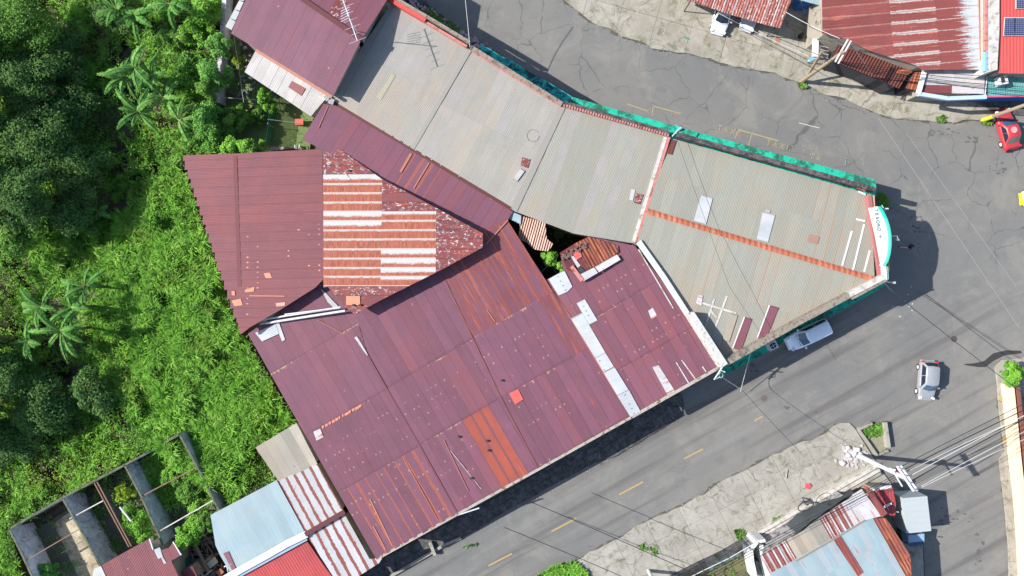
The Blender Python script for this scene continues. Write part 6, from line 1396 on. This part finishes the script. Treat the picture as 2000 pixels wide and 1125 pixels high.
# banana plants
def ban_leaf(L, w, el, az, c0, rr):
    V = []; F = []; n = 11; pts = []; p = Vector(c0); e = el
    for k in range(n+1):
        pts.append(p.copy()); d = Vector((math.cos(az)*math.cos(e), math.sin(az)*math.cos(e), math.sin(e))); p = p+d*(L/n); e -= rr.uniform(.04, .20)
    side = Vector((-math.sin(az), math.cos(az), 0))
    for k in range(n):
        a, b = pts[k], pts[k+1]; t = (k+.5)/n; ww = w*(math.sin(math.pi*min(1, t*.93+.07)))**.6 if t > .12 else .05
        for s in (1, -1):
            g = rr.uniform(.0, .14); ang = rr.uniform(-.12, .12); q = (b-a)*(1-g); dz = Vector((0, 0, -abs(ww)*rr.uniform(.15, .6))); sh = (b-a)*rr.uniform(.1, .9)
            m = len(V); V += [a, a+q, a+q+side*s*ww+dz+sh*.8, a+side*s*ww*rr.uniform(.75, 1)+dz+sh*.6]; F.append([m, m+1, m+2, m+3] if s < 0 else [m+3, m+2, m+1, m])
    return V, F, pts
def banana(label, px, py, h, nl, L, seed, grp):
    rr = random.Random(seed); gz = float(ground_z(np.array(px*1.), np.array(py*1.))); b = W(px, py, h); b = Vector((b.x, b.y, gz)); t = thing('banana_plant', label, 'banana plant', b, grp)
    c = b+Vector((0, 0, h-gz)); MB().tube([b, b.lerp(c, .6), c], .16, 8, .09).out('stem', flat('banana_stem', (.12, .13, .05), .5, 4) if 'banana_stem' not in bpy.data.materials else bpy.data.materials['banana_stem'], t)
    for k in range(nl):
        az = k*2.4+rr.uniform(-1.1, 1.1); el = rr.uniform(.25, 1.25); V, F, pts = ban_leaf(L*rr.uniform(.55, 1.25), rr.uniform(.24, .36), el, az, c+Vector((0, 0, rr.uniform(-.3, .1))), rr)
        me = bpy.data.meshes.new('leaf'); me.from_pydata([tuple(v-b) for v in V], [], F); a = me.attributes.new('tint', 'FLOAT', 'FACE'); base = rr.random()*.7; a.data.foreach_set('value', [min(1, base+rr.random()*.35) for _ in F]); lf = link('leaf', me, L_ban, t)
        mb = MB(); mb.tube([q-b+Vector((0, 0, .02)) for q in pts], .035, 4, .012); mesh('midrib', mb.V, mb.F, bpy.data.materials['banana_rib'] if 'banana_rib' in bpy.data.materials else flat('banana_rib', (.26, .30, .10), .2, 3), lf, world=False)
gB = 'banana plants in the overgrown lot'
for k, (x, y, h, n, L, lb) in enumerate([(262, 132, 5.0, 10, 2.5, 'banana plant with the tallest upright leaves in the upper clump'), (245, 150, 4.2, 9, 2.3, 'banana plant at the left of the upper clump'), (295, 148, 4.4, 8, 2.0, 'tattered banana plant at the right of the upper clump'),
        (268, 218, 4.7, 10, 2.5, 'banana plant at the bottom of the upper clump with a bright new leaf'), (348, 232, 4.4, 10, 2.3, 'banana plant nearest the pale trees, lower right of the upper clump'), (318, 190, 4.0, 8, 1.9, 'ragged banana plant between the two lower ones of the upper clump'),
        (228, 18, 4.4, 9, 2.3, 'banana plant at the top edge, the left one'), (262, 30, 4.0, 8, 2.0, 'banana plant at the top edge, the middle one'), (330, 8, 4.4, 9, 2.2, 'banana plant at the top edge, the right one'),
        (118, 645, 4.8, 11, 2.8, 'largest banana plant of the lower left clump'), (80, 600, 4.2, 8, 2.2, 'banana plant at the upper end of the lower left clump'), (165, 560, 4.0, 8, 2.1, 'banana plant leading the lower clump towards the sunlit grass'), (140, 600, 4.2, 8, 2.2, 'banana plant in the middle of the lower left clump'), (55, 665, 4.0, 9, 2.3, 'banana plant at the left edge of the lower clump'), (190, 410, 1.6, 7, 1.5, 'young shaded banana plant alone at the gully end')]):
    banana(lb, x, y, h, n, L, 100+k, gB)
# ground cover of the overgrown lot
VEG = [(-160, -60), (432, -60), (428, 60), (418, 200), (430, 300), (356, 302), (372, 370), (470, 655), (482, 652), (575, 826), (498, 872), (542, 936), (409, 1003), (430, 1010), (350, 852), (322, 866), (240, 912), (18, 1036), (66, 1170), (-160, 1170)]
VEG2 = [(-160, -60), (440, -60), (440, 300), (370, 320), (480, 652), (590, 835), (510, 880), (550, 940), (425, 1000), (360, 860), (240, 915), (25, 1040), (80, 1180), (-160, 1180)]
def hgt(px, py):
    return ground_z(px, py)+.15+1.5*vn(px+500, py+500, 36, 1)+.9*vn(px+500, py+500, 14, 2)
nx, ny = 150, 250; gx, gy = np.meshgrid(np.linspace(-160, 600, nx), np.linspace(-60, 1180, ny), indexing='ij'); gx, gy = gx.ravel(), gy.ravel(); hz = hgt(gx, gy)-.55
inside = inpoly(gx, gy, VEG2); hz = np.where(inside, hz, -.6)
V = np.stack([(gx-1000)*.05, -(gy-562.5)*.05, hz], 1)
I = np.arange(nx*ny).reshape(nx, ny); q = np.stack([I[:-1, :-1], I[:-1, 1:], I[1:, 1:], I[1:, :-1]], -1).reshape(-1, 4); keep = inside[q].any(1)
q = q[keep]; o = fastmesh('terrain', V, q, 4, np.zeros(len(q)), M_soil, kind='structure')
for p_ in o.data.polygons: p_.use_smooth = True
def sample(n, poly, fld=None):
    xs = [p[0] for p in poly]; ys = [p[1] for p in poly]; px = RNG.uniform(min(xs), max(xs), n); py = RNG.uniform(min(ys), max(ys), n); k = inpoly(px, py, poly)
    px, py = px[k], py[k]
    if fld is not None: k = RNG.random(len(px)) < fld(px, py); px, py = px[k], py[k]
    return px, py
def toW(px, py, z): s = .05*(1-z/H); return np.stack([(px-1000)*s, -(py-562.5)*s, z], 1)
def tuss(name, px, py, nb, length, mat, kind='stuff', wid=.055, lean=1.0, zf=None, dirv=None):
    """tussocks of curved blades"""
    n = len(px); z0 = (hgt(px, py) if zf is None else zf(px, py)); B = np.repeat(toW(px, py, z0), nb, 0); m = n*nb
    az = RNG.random(m)*6.2832; pref = vn(px+900, py+300, 22, 9)*12; az = np.where(RNG.random(m) < .6, np.repeat(pref, nb)+RNG.normal(0, .7, m), az); l = length*RNG.uniform(.5, 1.25, m)*np.repeat(RNG.uniform(.7, 1.3, n), nb)
    d = np.stack([np.cos(az), np.sin(az), np.zeros(m)], 1); sd = np.stack([-np.sin(az), np.cos(az), np.zeros(m)], 1); r = RNG.uniform(.25, .95, m)*lean
    B = B+d*RNG.uniform(0, .12, m)[:, None]; up = np.array([0, 0, 1.])
    p0 = B; p1 = B+d*(l*.35*r)[:, None]+up*(l*.62)[:, None]; p2 = B+d*(l*.95*r)[:, None]+up*(l*(1.0-.5*r))[:, None]
    w = (wid*RNG.uniform(.6, 1.5, m))[:, None]
    V = np.stack([p0-sd*w*.5, p0+sd*w*.5, p1+sd*w, p1-sd*w, p2+sd*w*.25, p2-sd*w*.25], 1).reshape(-1, 3)
    k = np.arange(m)*6; F = np.concatenate([np.stack([k, k+1, k+2, k+3], 1), np.stack([k+3, k+2, k+4, k+5], 1)])
    tt = np.clip(np.repeat(RNG.random(n)*.5, nb)*.8+np.repeat(vn(px+100, py+100, 25, 5), nb)*.35+RNG.random(m)*.35, 0, 1); return fastmesh(name, V, F, 4, np.concatenate([tt, tt]), mat, kind=kind)
fg = lambda x, y: np.clip(.25+1.6*(vn(x+300, y+300, 45, 3)-.35), .08, 1)
px, py = sample(16000, VEG, fg); tuss('grass', px, py, 20, .75, L_gr, wid=.034)
px, py = sample(7500, [(60, 400), (240, 420), (350, 310), (372, 370), (470, 655), (575, 826), (498, 872), (430, 960), (300, 870), (180, 700), (200, 560), (70, 560)]); tuss('grass', px, py, 30, .85, L_gr, wid=.034)
def cover(name, n, poly, mat, size, fld=None, up=.25, spread=.5):
    px, py = sample(n, poly, fld); z = hgt(px, py)+up+RNG.random(len(px))*spread+.5*vn(px+50, py+70, 6, 6)*spread; P = toW(px, py, z); k = len(px)
    Nr = unit(RNG.normal(size=(k, 3))*.5+np.array([0, 0, .9])); tt = np.clip(vn(px+10, py+30, 9, 7)*.7+RNG.random(k)*.45, 0, 1)
    return leaves(name, P, Nr, size*RNG.uniform(.6, 1.4, k), tt, mat, .6, kind='stuff')
cover('undergrowth', 230000, VEG, L_mid, .14, lambda x, y: np.clip(2.4*(vn(x+700, y+100, 38, 12)-.40), 0, 1))
cover('undergrowth', 170000, VEG, L_brt, .125, lambda x, y: np.clip(3*(vn(x+100, y+900, 30, 13)-.50), 0, 1), .35)
cover('undergrowth', 52000, VEG, L_yel, .15, lambda x, y: np.clip(3.2*(vn(x+400, y+600, 36, 14)-.62), 0, 1)+.9*1.2*np.exp(-((x-95)/75.)**2-((y-915)/48.)**2)+.6*np.exp(-((x-215)/35.)**2-((y-470)/22.)**2), .4)
flr = lambda x, y: x*0+.05
L_dry = leafmat('dry_brown_leaves', (.16, .11, .05), (.24, .18, .08), (.34, .30, .14))
cover('undergrowth', 60000, VEG, L_dry, .16, lambda x, y: np.clip(4*(vn(x+900, y+200, 26, 31)-.78), 0, 1)+.8*np.exp(-((x-215)/22.)**2-((y-478)/14.)**2)+.5*np.exp(-((x-50)/30.)**2-((y-865)/14.)**2)+.5*np.exp(-((x-510)/16.)**2-((y-925)/16.)**2)+.4*np.exp(-((x-345)/12.)**2-((y-350)/25.)**2), .5)
for poly, n, mat, s_ in [([(262, 908), (345, 862), (420, 985), (330, 1050)], 9000, L_brt, .18), ([(195, 940), (245, 915), (310, 1060), (255, 1065)], 7000, L_mid, .18), ([(130, 975), (185, 945), (245, 1070), (215, 1085)], 5000, L_mid, .18), ([(30, 1035), (95, 1000), (170, 1130), (90, 1150)], 3500, L_mid, .16),
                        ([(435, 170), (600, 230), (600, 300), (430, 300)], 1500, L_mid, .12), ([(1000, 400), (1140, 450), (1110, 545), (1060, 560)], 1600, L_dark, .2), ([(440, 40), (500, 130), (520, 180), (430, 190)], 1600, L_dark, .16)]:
    px, py = sample(n, poly, lambda x, y: np.clip(2.2*(vn(x+40, y+40, 12, 21)-.3), 0, 1)); z = .06+RNG.random(len(px))*.5; P = toW(px, py, z); k = len(px); leaves('weeds', P, unit(RNG.normal(size=(k, 3))*.5+np.array([0, 0, .9])), s_*RNG.uniform(.6, 1.4, k), RNG.random(k), mat, .6, kind='stuff')
px, py = sample(900, [(290, 890), (345, 858), (405, 960), (340, 985), (300, 960)]); tuss('grass', px, py, 14, .8, L_gr, zf=flr)
px, py = sample(6000, [(1055, 1122), (1080, 1108), (1120, 1098), (1143, 1118), (1140, 1200), (1040, 1200)]); tuss('grass', px, py, 8, .38, L_brt, wid=.05, zf=lambda x, y: x*0+.15)
for poly, n in [([(1682, 838), (1722, 826), (1722, 845), (1690, 856)], 240), ([(1436, 1036), (1452, 1034), (1455, 1044), (1442, 1052)], 50), ([(1270, 1070), (1282, 1066), (1280, 1082), (1272, 1084)], 12), ([(1248, 1066), (1262, 1062), (1262, 1072), (1250, 1074)], 10), ([(1558, 166), (1570, 164), (1574, 170), (1562, 172)], 26), ([(1825, 231), (1846, 229), (1844, 239), (1830, 239)], 26), ([(1915, 236), (1935, 236), (1934, 243), (1918, 243)], 24),
                ([(1993, 1075), (2010, 1075), (2010, 1125), (1996, 1125)], 250), ([(1988, 1025), (2000, 1025), (2000, 1050), (1990, 1050)], 80), ([(1715, 378), (1728, 382), (1732, 405), (1716, 398)], 160), ([(1500, 1020), (1530, 1003), (1540, 1012), (1510, 1032)], 40), ([(1640, 1125), (1650, 1090), (1660, 1100), (1650, 1130)], 1), ([(905, 1068), (925, 1060), (927, 1064), (908, 1072)], 6), ([(836, 20), (905, 62), (900, 70), (830, 30)], 90), ([(1400, 1080), (1470, 1060), (1480, 1125), (1380, 1125)], 40)]:
    px, py = sample(n*6, poly); px, py = px[:n], py[:n]; tuss('weeds', px, py, 9, .27, L_mid, wid=.045, zf=lambda x, y: x*0+.12)
print('tris', sum(len(o.data.polygons)*2 for o in bpy.data.objects if o.type == 'MESH'), 'objects', len(bpy.data.objects))
